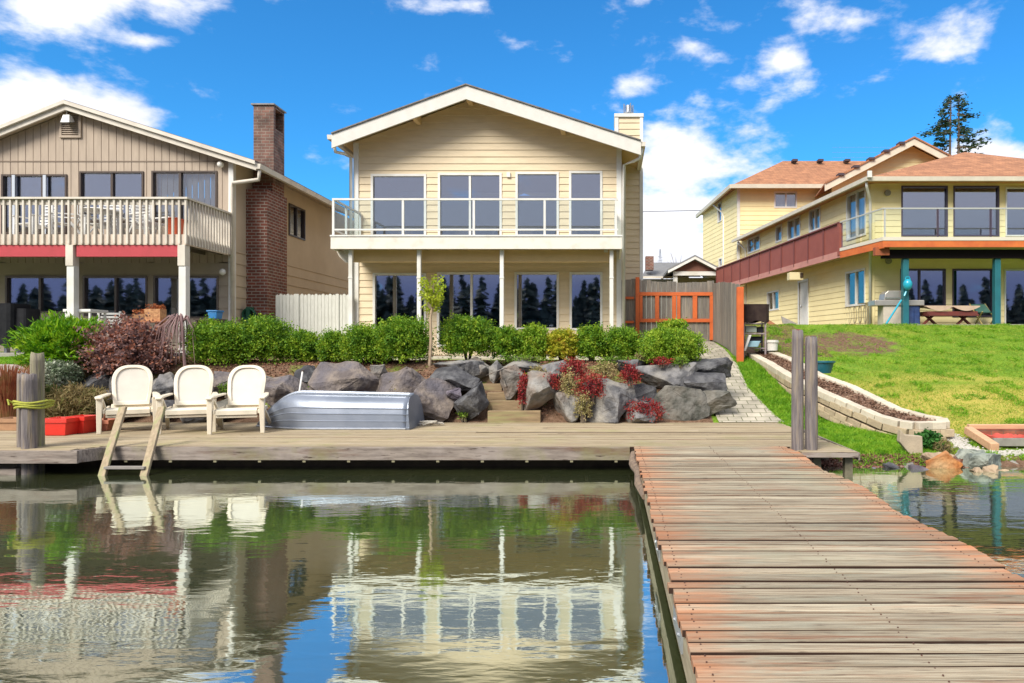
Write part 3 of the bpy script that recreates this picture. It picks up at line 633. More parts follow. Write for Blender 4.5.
# right flank
q = Wall((gxR, Yg+.005), (gxR, 31)); rz = groofz(gxR)-.1
qo = q.opx(288.5, 304.5, 201.5, 236.5); qo = (qo[0], qo[1], 4.85, 5.85); q.open = [qo]
mb = MB(); zm = PZ(265.5, 22)
q.siding(mb, zm, [(0, rz), (q.L, rz)], 'flat'); mb.build('side_wall', TANW, G)
q2 = Wall((gxR, Yg+.005), (gxR, 31)); mb = MB(); q2.siding(mb, 1.1, [(0, zm-.002), (q.L, zm-.002)], 'lap', .3, .02); mb.build('side_wall', TANW, G)
mb = MB().box(gxL, gxR-.15, 30.9, 31, 1.1, rz); mb.box(gxL, gxL+.1, Yg+.15, 30.9, 1.1, groofz(gxL)-.15); mb.build('wall', TANW, G)
q.window(G, qo, BRONZE, GL, .05, (.5,))
BF = BRONZE; WF = mat('pale_frame', (.5,.55,.62), rough=.4)
f = w.window(G, gu[0], BF, GL, .05, (.16,.62)); MB().box(*[PX(12,18.45),PX(15,18.45),18.44,18.47,PZ(234,18.45),PZ(175,18.45)]).build('slider_stile', WF, f)
MB().box(PX(43,18.45),PX(46,18.45),18.44,18.47,PZ(234,18.45),PZ(175,18.45)).build('slider_stile', WF, f)
f2 = w.window(G, gu[1], BF, GL, .045, (.5,))
f3 = w.window(G, gu[2], BF, glassmat('clear_glass', .08, (.95,.95,.95)), .045, (.43,))
o = gu[2]; mb = MB(); k = 0; u = o[0]+.06
while u < o[1]-.1: w.bx(mb, u, u+.075, o[2]+.05, o[3]-.05, -.17-.02*(k % 2), -.16-.02*(k % 2)); u += .082; k += 1
mb.build('blinds', mat('vertical_blind', (.78,.8,.8), (.7,.73,.73), 4), f3)
o = gu[1]; w.bx(MB(), o[0]+.05, o[1]-.05, o[2]+.05, o[3]-.05, -.3, -.28).build('blinds', mat('grey_curtain', (.32,.34,.4), (.27,.29,.35), 5, stretch=(8,8,1)), f2)
for k, o in enumerate(gl): w3.window(G, o, BF, GL, .05, (.5,))
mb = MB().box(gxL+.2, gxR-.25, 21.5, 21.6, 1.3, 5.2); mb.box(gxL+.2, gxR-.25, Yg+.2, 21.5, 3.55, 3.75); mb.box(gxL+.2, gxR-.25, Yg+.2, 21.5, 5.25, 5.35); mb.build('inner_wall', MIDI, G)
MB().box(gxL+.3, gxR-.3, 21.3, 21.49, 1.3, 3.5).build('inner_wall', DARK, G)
# roof
mb = MB(); t = .05
for a, b in ((gel, grid), (grid, ger)):
    mb.hexa([(a[0],18.16,a[1]),(b[0],18.16,b[1]),(b[0],25.5,b[1]),(a[0],25.5,a[1]),(a[0],18.16,a[1]+t),(b[0],18.16,b[1]+t),(b[0],25.5,b[1]+t),(a[0],25.5,a[1]+t)])
groof = mb.build('roof', mat('brown_shingle', (.11,.085,.075), (.17,.13,.11), 12, .9, .5, 60), G)
mb = MB()
for a, b in ((gel, grid), (grid, ger)): mb.prism([(a[0],a[1]-.2),(b[0],b[1]-.2),(b[0],b[1]-.002),(a[0],a[1]-.002)], 18.2, 18.25)
for a, b in ((gel, grid), (grid, ger)): mb.prism([(a[0]-.0,a[1]-.06),(b[0],b[1]-.06),(b[0],b[1]+.035),(a[0],a[1]+.035)], 18.13, 18.19)
mb.build('fascia', CREAM, groof)
mb = MB()
for a, b in ((gel, grid), (grid, ger)): mb.prism([(a[0],a[1]-.09),(b[0],b[1]-.09),(b[0],b[1]-.004),(a[0],a[1]-.004)], 18.252, 25.4)
mb.build('soffit', TANW, groof)
x, z = ger; MB().prism([(x-.0,z-.16),(x+.1,z-.16),(x+.12,z-.03),(x-.0,z-.03)], 18.2, 25.4).build('gutter', CREAM, groof)
MB().tube([(ger[0]+.04,18.3,ger[1]-.15),(ger[0]+.02,18.3,ger[1]-.42),(PX(233,18.3),18.3,PZ(183,18.3)),(PX(232.5,18.38),18.38,PZ(187,18.38)),(PX(232.5,18.38),18.38,1.3)], .05, 8).build('downspout', CREAM, G, smooth=True)
MB().box(gxR-.1, gxR+.03, Yg-.045, Yg+.09, 1.2, groofz(gxR)-.12).build('corner_board', W_TRIM, G)
# gable vent and lamps
vx0, vx1, vz0, vz1 = PX(60.5,Yg), PX(82,Yg), PZ(138,Yg), PZ(113.5,Yg); mb = MB()
for x0, x1, z0, z1 in ((vx0,vx0+.06,vz0,vz1),(vx1-.06,vx1,vz0,vz1),(vx0+.06,vx1-.06,vz0,vz0+.06),(vx0+.06,vx1-.06,vz1-.06,vz1)): mb.box(x0,x1,Yg-.05,Yg-.002,z0,z1)
vent = mb.build('vent', GREYW, G); mb = MB()
for k in range(9): z = vz0+.09+k*(vz1-vz0-.16)/9; mb.hexa([(vx0+.06,Yg-.045,z),(vx1-.06,Yg-.045,z),(vx1-.06,Yg-.004,z+.035),(vx0+.06,Yg-.004,z+.035),(vx0+.06,Yg-.045,z+.012),(vx1-.06,Yg-.045,z+.012),(vx1-.06,Yg-.004,z+.047),(vx0+.06,Yg-.004,z+.047)])
mb.build('slats', GREYW, vent)
lx = PX(67.5,18.3); lm = MB().tube([(lx-.03,18.3,PZ(106,18.3)),(lx-.02,18.3,PZ(115,18.3))], .015, 6).build('floodlight', W_TRIM, G)
MB().hexa([(lx-.12,18.2,PZ(123.5,18.3)),(lx+.12,18.2,PZ(123.5,18.3)),(lx+.12,18.4,PZ(121,18.3)),(lx-.12,18.4,PZ(121,18.3)),(lx-.09,18.26,PZ(115,18.3)),(lx+.08,18.26,PZ(115,18.3)),(lx+.08,18.36,PZ(115,18.3)),(lx-.09,18.36,PZ(115,18.3))]).build('lamp_head', mat('lamp_glass', (0,0,0)), lm, bevel=.01)
for px, py in ((220.5,164.5),(222.5,272)):
    MB().ball((PX(px,18.38),18.38,PZ(py,18.38)), .085, 16).build('globe_lamp', mat('globe_white', (.82,.8,.74), rough=.25), G, smooth=True)
# brick chimney
def X9(px): return -9.33*F/(px-VX)
mb = MB().box(-9.92, -9.33, 19.16, 20.35, 1.1, PZ(189,19.16)); c = mb.build('chimney', BRICK, G, bevel=.008)
MB().box(-9.9, -9.345, 19.5, 20.2, PZ(189,19.16)-.01, 5.95).build('chimney_neck', BRICK, c)
zt = 8.13; mb = MB().box(-9.9, -9.34, 19.55, 20.2, 5.95, zt-.62); mb.box(-9.9,-9.34,19.55,19.62,zt-.62,zt); mb.box(-9.9,-9.34,20.13,20.2,zt-.62,zt); mb.box(-9.9,-9.83,19.62,20.13,zt-.62,zt); mb.box(-9.42,-9.34,19.62,19.66,zt-.62,zt)
mb.box(-9.42,-9.34,19.62,20.13,zt-.06,zt); mb.box(-9.83,-9.42,19.62,20.13,zt-.06,zt-.01); mb.build('chimney_stack', BRICKW, c)
MB().box(-9.95,-9.3,19.5,20.25,zt+.001,zt+.04).build('chimney_cap', mat('concrete_cap', (.3,.28,.26), (.2,.19,.18), 8), c)
# balcony
Yf = 16.44; bx1 = PX(187, Yf); bx0 = -19.0; rz1 = PZ(197.5, Yf); fz1, fz0 = PZ(234, Yf), PZ(244.5, Yf)
mb = MB().box(bx0, bx1-.05, Yf+.045, Yf+.09, fz0, fz1); mb.box(bx1-.09, bx1-.045, Yf+.09, Yg-.03, fz0, fz1); mb.build('balcony_fascia', mat('pink_cream', (.66,.56,.46), (.58,.48,.4), 3), G)
MB().box(bx0, bx1-.1, Yf+.1, Yg-.03, fz1-.06, fz1-.01).build('balcony_floor', mat('deck_grey', (.3,.27,.24), (.24,.21,.19), 4), G)
mb = MB()
for k in range(20): x = bx1-.3-k*.45; mb.box(x-.02, x+.02, Yf+.1, Yg-.04, fz0+.02, fz1-.061)
mb.build('joists', mat('dark_joist', (.12,.10,.07)), G)
mb = MB()
for a, b in ((bx0, PX(67.5,16.5)), (PX(76.5,16.5), PX(179,16.5))): mb.box(a, b, 16.5, 16.62, PZ(256.5,16.5), fz0-.003)
mb.build('red_beam', mat('red_paint', (.46,.045,.06), (.40,.04,.05), 3, .6), G)
rail = MB().box(bx0, bx1+.02, Yf-.03, Yf+.1, rz1-.035, rz1+.01).box(bx1-.11, bx1+.02, Yf+.1, Yg-.04, rz1-.035, rz1+.01).box(bx0, bx1-.05, Yf+.046, Yf+.085, rz1-.16, rz1-.04).box(bx1-.085, bx1-.046, Yf+.09, Yg-.04, rz1-.16, rz1-.04).build('railing', CREAM, G)
mb = MB(); pit = PX(13.5,Yf)-PX(7,Yf); k = 0; x = bx1-.04; n = 0
while x > PX(-14, Yf): n += 1; MB().box(x-.022, x+.022, Yf, Yf+.044, fz0+.02, rz1-.036).build('baluster', CREAM, rail); x -= pit
y = Yf+.12
while y < Yg-.08: MB().box(bx1-.044, bx1-.002, y, y+.044, fz0+.02, rz1-.036).build('baluster', CREAM, rail); y += .125
for px in (72, 183.5):
    x = PX(px, 16.55); mb = MB().box(x-.09, x+.09, 16.46, 16.66, PZ(266,16.5), fz0-.004).build('balcony_post', CREAM, G, bevel=.008); MB().box(x-.075, x+.095, 16.48, 16.65, 1.2, PZ(266,16.5)+.002).build('post_base', W_TRIM, mb, bevel=.008)
# balcony furniture
WP = mat('white_plastic', (.76,.76,.74), (.68,.68,.66), 4, .45)
def slatchair(x, y, rz, lab):
    t = thing('slatted_chair', lab, 'chair', (0,0,0), 'white chairs on the left house balcony')
    mb = MB()
    for k in range(6): mb.box(-.26, .26, -.28+k*.09, -.21+k*.09, .40+k*-.008, .42-k*.008)
    mb.build('seat', WP, t); mb = MB()
    for k in range(7): z = .46+k*.085; o = .26+k*.02; mb.box(-.25+.01*abs(k-5), .25-.01*abs(k-5), o, o+.02, z, z+.05)
    mb.box(-.27,-.22,.24,.27,.4,1.05); mb.box(.22,.27,.24,.27,.4,1.05); mb.build('backrest', WP, t)
    for s in (-1, 1):
        MB().box(s*.31-.035, s*.31+.035, -.3, .3, .6, .625).build('arm', WP, t)
        MB().box(s*.30-.025, s*.30+.025, -.28, -.22, 0, .6).build('leg', WP, t); MB().bar((s*.3,.1,.45),(s*.3,.42,0), .05, .05).build('leg', WP, t)
    t.location = (x, y, fz1); t.rotation_euler[2] = rz; return t
Yk = 17.4
slatchair(PX(66,Yk), Yk, R(-60), 'white slatted chair on the left balcony facing right beside the round table')
slatchair(PX(97,Yk), Yk+.25, R(5), 'white slatted chair on the left balcony behind the round table')
slatchair(PX(150,Yk), Yk, R(70), 'white slatted chair on the left balcony nearest the orange bin')
slatchair(PX(127,Yk), Yk+.3, R(20), 'white slatted chair on the left balcony between the table and the rightmost chair')
t = slatchair(PX(28,Yk), Yk+.2, R(-15), 'white chair on the left balcony in front of the sliding door')
t = thing('patio_table', 'round white table among chairs on the left house balcony', 'table', (PX(108,Yk), Yk-.2, fz1)); x, y, _ = t.location
MB().lathe((x,y,fz1), [(0,.70),(.42,.70),(.44,.68),(.42,.66),(0,.66)], 24).build('table_top', WP, t)
for k in range(4): a = k*1.57+.7; MB().tube([(x+.3*math.cos(a),y+.3*math.sin(a),fz1+.66),(x+.12*math.cos(a),y+.12*math.sin(a),fz1+.35),(x+.32*math.cos(a),y+.32*math.sin(a),fz1)], .02, 6).build('leg', WP, t)
mb = MB(); x0, x1 = PX(169.5,17.0), PX(180,17.0); z0, z1 = fz1, PZ(219.5,17.0); mb.hexa([(x0+.02,16.9,z0),(x1-.02,16.9,z0),(x1-.02,17.15,z0),(x0+.02,17.15,z0),(x0,16.88,z1),(x1,16.88,z1),(x1,17.17,z1),(x0,17.17,z1)])
b = thing('storage_bin', 'orange red bin at the right end of the left balcony', 'bin', ((x0+x1)/2, 17, z0)); mb.build('body', mat('orange_plastic', (.62,.10,.03), rough=.5), b, bevel=.01); MB().box(x0-.01,x1+.01,16.87,17.18,z1,z1+.03).build('rim', MATS['orange_plastic'], b, bevel=.008)
# under the balcony
g = thing('covered_grill', 'barbecue grill under a draped black cover on the left patio', 'grill', (PX(10,16.2), 16.2, 1.24))
def drape(x0, x1, y0, y1, z0, z1, sh, n=9):
    mb = MB(); L = []
    for j in range(6):
        t = j/5; row = []
        for i in range(40):
            a = 2*math.pi*i/40; cx, cy = (x0+x1)/2, (y0+y1)/2; c, s_ = math.cos(a), math.sin(a); q = (abs(c)**6+abs(s_)**6)**(-1/6)
            f = 1-sh*(1-t)-(.04*math.sin(a*n)+.02*math.sin(a*n*2.3+1))*(t**1.2)*1.2; f = min(f, 1.1)
            row.append((cx+c*q*(x1-x0)/2*f, cy+s_*q*(y1-y0)/2*f, z1+(z0-z1)*t-(.03*math.sin(a*5) if j else 0)))
        L.append(row)
    n0 = 0; mb.v = [p for r in L for p in r]; mb.f = [(j*40+i, j*40+(i+1) % 40, (j+1)*40+(i+1) % 40, (j+1)*40+i) for j in range(5) for i in range(40)]; mb.f.append(tuple(range(40))[::-1]); return mb
drape(PX(-12,16.2), PX(22,16.2), 15.9, 16.5, 1.42, PZ(304,16.2), -.05).build('cover', BLACK, g, smooth=False)
drape(PX(16,16.3), PX(37,16.3), 16.0, 16.5, 1.40, PZ(309,16.3), .1, 7).build('side_shelf_cover', BLACK, g)
for px in (-8, 9, 20): MB().box(PX(px,16.2)-.03, PX(px,16.2)+.03, 16.1, 16.2, 1.24, 1.5).build('leg', METAL, g)
t = thing('patio_table', 'low pale table on the left patio just right of the balcony post', 'table', (PX(86,16.9), 16.9, 1.24)); x = t.location.x
MB().box(x-.33, x+.33, 16.6, 17.2, PZ(312.5,16.9), PZ(311,16.9)+.03).build('table_top', WP, t, bevel=.01)
for a in (-.28,.28):
    for b_ in (16.65,17.15): MB().box(x+a-.02, x+a+.02, b_-.02, b_+.02, 1.24, PZ(312.5,16.9)).build('leg', WP, t)
t = slatchair(PX(104,17.3), 17.3, R(10), 'cream chair on the left patio, its back in front of the middle lower window'); t.location.z = 1.22; t['group'] = 'chairs on the left patio'
# wooden crate with rust coloured leaves
x0, x1 = PX(136,15.2), PX(164,15.2); z0, z1 = 1.15, PZ(306,15.2)
stand = thing('plant_stand', 'low rust coloured plank stand under the wooden boxes behind the purple shrub', 'stand', ((x0+x1)/2, 15.2, 1.12)); MB().box(x0-.05, x1+.05, 15.05, 15.4, PZ(322.5,15.2), PZ(321,15.2)).build('plank', mat('rust_plank', (.42,.16,.07), (.34,.12,.05), 6), stand)
for a in (x0+.1, x1-.1): MB().box(a-.03, a+.03, 15.1, 15.35, 1.1, PZ(322.5,15.2)).build('leg', mat('rust_plank', (0,0,0)), stand)
zb = PZ(321,15.2)
def crate(a, b, zt, lab, tone):
    t = thing('wooden_box', lab, 'box', (PX((a+b)/2,15.2), 15.2, zb), 'wooden boxes on the plank stand'); m = mat('crate_wood'+str(tone), (.5*tone,.27*tone,.12*tone), (.3*tone,.13*tone,.06*tone), 14, .8, .3)
    X0, X1 = PX(a,15.2), PX(b,15.2); mb = MB(); n = 3; h = (zt-zb)/n
    for k in range(n): mb.box(X0, X1, 15.1, 15.12, zb+k*h+.002, zb+(k+1)*h-.002)
    mb.build('front_boards', m, t); MB().box(X0, X1, 15.3, 15.32, zb, zt).build('back_board', m, t); mb = MB()
    for X in (X0, X1-.025): mb.box(X, X+.025, 15.121, 15.299, zb, zt)
    mb.box(X0+.03,X1-.03,15.13,15.29,zb,zt-.06); mb.build('end_boards', m, t)
    C = np.array([[random.uniform(X0,X1), random.uniform(15.1,15.3), zt+random.uniform(-.04,.1)] for _ in range(160)]); V, Fq = leafgeo(C, rng.normal(size=C.shape), .05); npmesh('leaves', V, Fq, leafmat('rust_leaf', [(.2,.05,.02),(.45,.14,.05),(.5,.25,.1)]), t)
crate(135.5, 147, PZ(314,15.2), 'smaller dark wooden box on the plank stand, left one', .8); crate(147.5, 163, PZ(309,15.2), 'larger pale wooden box filled with rust coloured leaves on the plank stand', 1.2)
t = thing('table_lamp', 'white cone shaped lamp standing inside the right lower window of the taupe house', 'lamp', (PX(173,18.9), 18.9, 1.3)); x = t.location.x
MB().lathe((x,18.9,PZ(320,18.9)), [(.17,0),(.05,.33),(.0,.33)], 14).build('lamp_shade', W_TRIM, t, smooth=True); MB().tube([(x,18.9,1.3),(x,18.9,PZ(319,18.9))], .02, 6).build('base', METAL, t)
x0, x1 = PX(210,17.6), PX(219.5,17.6); sh_ = thing('garden_bench', 'low dark bench under the right lower window of the taupe house, carrying a blue tub', 'bench', ((x0+x1)/2,17.6,1.24)); MB().box(x0-.3,x1+.05,17.4,17.85,PZ(320.5,17.6),PZ(319,17.6)).build('seat', BRONZE, sh_)
for xx in (x0-.27, x1-.02): MB().box(xx,xx+.05,17.42,17.83,1.24,PZ(320.5,17.6)).build('leg', BRONZE, sh_)
zt0 = PZ(319,17.6)+.002
b = thing('blue_tub', 'small blue plastic tub below the right lower window of the taupe house', 'tub', ((x0+x1)/2,17.6,1.24)); z1 = PZ(312,17.6)
b.location.z = zt0; MB().hexa([(x0+.02,17.5,zt0),(x1-.02,17.5,zt0),(x1-.02,17.75,zt0),(x0+.02,17.75,zt0),(x0,17.48,z1),(x1,17.48,z1),(x1,17.77,z1),(x0,17.77,z1)]).build('body', mat('blue_plastic', (.03,.22,.55), rough=.4), b, bevel=.015); MB().box(x0-.02,x1+.02,17.46,17.79,z1+.001,z1+.04).build('lid', MATS['blue_plastic'], b, bevel=.01)
# green hose reel at chimney foot
x = PX(243.5,18.6); hz = PZ(314,18.6); t = thing('hose_reel', 'dark green hose reel between the downspout and the brick chimney', 'hose reel', (x,18.9,hz-.4)); gm = mat('green_hose', (.01,.09,.05), rough=.5)
for k in range(4): MB().tube([(x+(.16-.01*k)*math.cos(a), 18.84+.05*k, hz+(.16-.01*k)*math.sin(a)) for a in [i*.4189 for i in range(16)]], .024, 6).build('hose', gm, t, smooth=True)
MB().box(x-.05,x+.05,18.82,19.05,hz-.4,hz+.2).build('frame', gm, t)

# white board fence between the houses
fy = 19.2; x0, x1 = PX(275.5,fy), PX(353,fy); t = thing('white_fence', 'white board fence with a scalloped top between the taupe and tan houses', 'fence', ((x0+x1)/2, fy, 1.1))
mb = MB(); n = 22; wd_ = (x1-x0)/n; FW = mat('white_fence_paint', (.66,.66,.6), (.56,.56,.5), 5, .7, .15, 20, (4,4,1))
for k in range(n):
    a = x0+k*wd_; zt = PZ(294.5, fy)+.02*(k % 2); mb.prism([(a+.004,1.05),(a+wd_-.004,1.05),(a+wd_-.004,zt-.03),(a+wd_-.04,zt),(a+.04,zt),(a+.004,zt-.03)], fy, fy+.02)
mb.build('boards', FW, t)
for z in (1.5, 2.5): MB().box(x0, x1, fy+.022, fy+.06, z, z+.09).build('rail', FW, t)
for px in (297.5, 337.5): MB().box(PX(px,fy)-.045, PX(px,fy)+.045, fy-.03, fy-.002, 1.05, PZ(294,fy)).build('batten', FW, t)

# ---------------------------------------------------------------- grey and orange fence
GB = mat('weathered_grey_wood', (.25,.225,.195), (.14,.125,.11), 5, .9, .3, 12, (8,8,.6), island=.22, c3=(.33,.28,.22), c3s=1.2)
OR = mat('orange_stain', (.62,.13,.025), (.5,.10,.02), 5, .6, .1, 20)
fy = 20.6; t = thing('grey_fence', 'weathered grey board fence with an orange timber lattice and gate facing the path', 'fence', (PX(670,fy), fy, 1.4))
mb = MB(); x = PX(621, fy); xe = PX(714, fy); i = 0
while x < xe:
    px = VX+x*F/fy; zt = PZ(interp(px, [(620,279),(643,279.5),(655,281.5),(690,282),(714,281)]), fy)+random.uniform(-.03,.02)
    mb.box(x+.004, min(x+.145, xe), fy+.002*(i % 2), fy+.02, 1.2, zt); x += .149; i += 1
mb.build('boards', GB, t)
for py in (294, 320.5):
    MB().box(PX(639,fy), PX(712.5,fy), fy-.06, fy-.003, PZ(py+1.7,fy), PZ(py-1.7,fy)).build('rail', OR, t)
for py in (298, 322): MB().box(PX(624,fy), PX(634,fy), fy-.06, fy-.003, PZ(py+1.2,fy), PZ(py-1.2,fy)).build('rail', OR, t)
for a, b, y0, y1, dp in ((635.5,639.3,277.5,340,.1),(639.6,642.5,295.8,318.7,.05),(655,659,295.8,318.7,.05),(672,676,295.8,340,.05),(677,680.3,295.8,340,.05),(692.5,697,295.8,318.7,.05),(709.5,713,295.8,340,.05)):
    MB().box(PX(a,fy), PX(b,fy), fy-.004-dp, fy-.0035, PZ(y1,fy), PZ(y0,fy)).build('upright', OR, t)
MB().lathe((0,0,0),[(0,0),(.03,0),(.03,.01),(0,.012)],10).build('gate_latch', BRONZE, t).location = (PX(703,fy)-origin(t).x, -.02, PZ(301,fy)-origin(t).z)
t = thing('grey_fence', 'tall weathered grey board fence running back along the path from an orange end post', 'fence', (3.1, 18.4, 1.1)); mb = MB(); y = 16.46; i = 0
while y < 20.6:
    zt = interp(y, [(16.4,2.83),(17.5,2.98),(19,3.14),(20.6,3.26)])+random.uniform(-.015,.015); zb = interp(y, PA)+.04
    mb.box(3.08+.002*(i % 2), 3.1, y+.003, y+.146, zb, zt); y += .149; i += 1
mb.build('boards', GB, t)
for z in (.5, 1.5):
    mb = MB(); mb.bar((3.13,16.5,1.05+z-.2),(3.13,20.5,1.5+z-.2), .05,.09); mb.build('rail', OR, t)
x0, x1 = PX(737,16.35), PX(743.5,16.35); MB().box(x0, x1, 16.3, 16.45, .93, PZ(287,16.35)).build('end_post', OR, t, bevel=.008)
# ---------------------------------------------------------------- RIGHT HOUSE
K = thing('yellow_house', 'yellow house on the right with orange shingled roofs and teal balcony posts', 'house', (13, 23.3, 2.05))
Yr = 23.3; cx = PX(871, Yr); sdir = -.15; xr = 21.0
fr = Wall((cx, Yr), (xr, Yr)); Yend = 36.0
sw = Wall((cx+sdir*(Yend-Yr), Yend), (cx, Yr))
ez = 6.80
uo = [fr.opx(901,947.5,186,236.5), fr.opx(953,999,186,236.5), fr.opx(1005,1052,187,236.5), fr.opx(1058,1104,187,236.5)]
lo = [fr.opx(900,945.5,269,306.5), fr.opx(952,993,269,317), fr.opx(1004,1040,269,326), fr.opx(1060,1100,269,317)]
mb = MB(); fr.siding(mb, 1.9, [(0, ez+.1), (fr.L, ez+.1)], 'lap', .2, .016); mb.build('wall', YELW, K)
so = [sw.opx(847,866.5,190.5,238), sw.opx(809.5,821,208,231), sw.opx(788,801,217.5,239), sw.opx(776,782.5,225,242), sw.opx(748,760.5,236.5,252)]
sl = [sw.opx(846,866,270,306), sw.opx(767.5,779.5,291,310.5)]
sdoor = sw.opx(799.5,808,282,330)
for o in (so+sl+[sdoor]): pass
mb = MB(); sw.siding(mb, 1.9, [(0, ez+.1), (sw.L, ez+.1)], 'lap', .2, .016); mb.build('side_wall', YELW, K)
mb = MB().box(sw.A.x+.2, xr, Yend-.1, Yend, 1.9, ez+.1); mb.box(xr-.1, xr, Yr+.2, Yend-.2, 1.9, ez+.1)
mb.build('wall', YELW, K)
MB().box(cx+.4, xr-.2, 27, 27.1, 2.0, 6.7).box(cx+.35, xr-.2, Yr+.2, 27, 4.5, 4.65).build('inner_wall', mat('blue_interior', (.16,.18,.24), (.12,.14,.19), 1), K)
MB().box(cx-.02+sdir*.1, cx+.11, Yr-.04, Yr+.02, 1.95, ez).build('corner_board', YELW, K)
GLS = glassmat('side_glass', .16, (.95,.95,.95), 0, 0)
PUR = mat('dark_plum_frame', (.05,.035,.06), rough=.4); LM = mat('cream_mullion', (.74,.66,.42), rough=.6)
for k, o in enumerate(uo): fr.window(K, o, PUR if k < 2 else W_TRIM, GL, .05)
for k, o in enumerate(lo): fr.window(K, o, PUR if k < 2 else W_TRIM, GL, .05, (.43,) if k == 0 else ())
for k, o in enumerate(so):
    f = sw.window(K, o, W_TRIM, GLS, .07, (.5,) if k != 3 else ())
    a, b, z0, z1 = o; sw.bx(MB(), a+.07, b-.07, z0+.07, z1-.07, -.14, -.13).build('blinds', mat('pale_blind', (.50,.60,.56), (.42,.5,.48), 3), f)
for o in sl: sw.window(K, o, W_TRIM, GLS, .07, (.5,))
a, b, z0, z1 = sdoor; d = MB(); sw.bx(d, a, b, z0, z1, -.08, -.02); d = d.build('door', W_TRIM, K)
f = MB(); sw.bx(f, a-.09, a, z0, z1+.09, -.02, .04); sw.bx(f, b, b+.09, z0, z1+.09, -.02, .04); sw.bx(f, a, b, z1, z1+.09, -.02, .04); f.build('door_frame', W_TRIM, d)
MB().ball(sw.pt(a+.15, (z0+z1)/2, .02), .04, 8).build('door_knob', METAL, d)
# round vents on the front wall
for px, py in ((887.5,193),(888.5,261),(1023,257)):
    MB().tube([(PX(px,23.25),23.27,PZ(py,23.25)),(PX(px,23.25),23.2,PZ(py,23.25))], .1, 14).build('round_vent', mat('vent_grey', (.28,.26,.2), (.2,.18,.14), 30), K)
# front hip roof
Ye = 22.6; x0 = PX(868, Ye); zE = PZ(178, Ye)+.02; ap = (PX(965,26.5), 26.5, PZ(152,26.5)); x1 = 18.9
bk = (x0+sdir*13.2, 35.8)
mb = MB(); ap2 = (ap[0], 35.8, ap[2])
mb.add([(x0,Ye,zE),(x1,Ye,zE),ap], [(0,1,2)]); mb.add([(x0,Ye,zE),ap,ap2,(bk[0],bk[1],zE)], [(0,1,2,3)]); mb.add([(x1,Ye,zE),(x1,35.8,zE),ap2,ap], [(0,1,2,3)])
mb.add([(x0,Ye,zE-.03),(x1,Ye,zE-.03),(x1,35.8,zE-.03),(bk[0],bk[1],zE-.03)], [(0,3,2,1)])
rf = mb.build('roof', SHINGO, K)
SOF = mat('cedar_soffit', (.48,.24,.09), (.38,.18,.07), 4, .6)
MB().add([(x0+.02,Ye+.05,zE-.034),(x1,Ye+.05,zE-.034),(x1,Yr+.3,zE-.034),(cx,Yr+.3,zE-.034),(cx+sdir*12.4,35.7,zE-.034),(bk[0]+.03,bk[1]-.1,zE-.034)], [(0,5,4,3,2,1)]).build('soffit', SOF, rf)
GUT = mat('beige_gutter', (.60,.55,.44), (.52,.47,.38), 4, .5)
g = MB(); g.bar((x0-.06,Ye-.05,zE-.06),(x1,Ye-.05,zE-.06), .1, .14); g.bar((x0-.05,Ye-.1,zE-.06),(bk[0]-.05,bk[1],zE-.06), .1, .14); g.build('gutter', GUT, rf)
MB().box(PX(867.5,22.45)-.0, PX(871.5,22.45), 22.4, 22.48, PZ(177.5,22.45), PZ(171,22.45)).build('rain_diverter', W_TRIM, rf)
def dsp(pts, name='downspout', r=.045): MB().tube(pts, r, 8).build(name, W_TRIM, K, smooth=True)
dsp([(x0-.03,22.65,zE-.15),(x0+.0,22.7,zE-.3),(cx-.12,23.1,zE-.55),(cx-.06,23.2,zE-.7),(cx-.07,23.2,2.05)])
e = (PX(734,34.5), 34.5); dsp([(bk[0]+.1,35.2,zE-.15),(bk[0]+.5,35.2,zE-.6),(bk[0]+.55,35.2,2.1)])
# middle gable block
Yg2 = 30.6; pk = (PX(914,30), PZ(138,30)); gl_ = (PX(825,30), PZ(184,30)); gr_ = (2*pk[0]-gl_[0], gl_[1])
gw = Wall((gl_[0]+.5, Yg2), (gr_[0]-.5, Yg2)); mb = MB(); s = (pk[1]-gl_[1])/(pk[0]-gl_[0])
gw.siding(mb, 6.5, [(0, gl_[1]+.5*s-.1), (gw.L/2, pk[1]-.1), (gw.L, gl_[1]+.5*s-.1)], 'lap', .22, .016)
mb.build('gable_wall', YELW, K)
mb = MB(); bk2 = 39.4
for a, b in ((gl_, pk), (pk, gr_)):
    q0 = (gl_[0]+2.1, gl_[1]+2.1*(pk[1]-gl_[1])/(pk[0]-gl_[0])) if a is gl_ else b; q1 = b if a is gl_ else a
    L_, R_ = (q0, q1) if a is gl_ else (q1, q0)
    mb.hexa([(a[0],29.95,a[1]),(b[0],29.95,b[1]),(R_[0],bk2,R_[1]),(L_[0],bk2,L_[1]),(a[0],29.95,a[1]+.07),(b[0],29.95,b[1]+.07),(R_[0],bk2,R_[1]+.07),(L_[0],bk2,L_[1]+.07)])
r2 = mb.build('gable_roof', SHINGO, K)
mb = MB()
for a, b in ((gl_, pk), (pk, gr_)): mb.prism([(a[0],a[1]-.3),(b[0],b[1]-.3),(b[0],b[1]-.002),(a[0],a[1]-.002)], 30.0, 30.06)
mb.build('fascia', mat('off_white_fascia', (.68,.62,.50), (.6,.54,.43), 3), r2)
for k in range(5):
    t_ = .18+k*.17; MB().box(gl_[0]+(pk[0]-gl_[0])*t_-.12, gl_[0]+(pk[0]-gl_[0])*t_+.12, 29.9, 30.3, gl_[1]+(pk[1]-gl_[1])*t_+.0, gl_[1]+(pk[1]-gl_[1])*t_+.10).build('edge_flashing', mat('dark_flash', (.06,.04,.05)), r2)
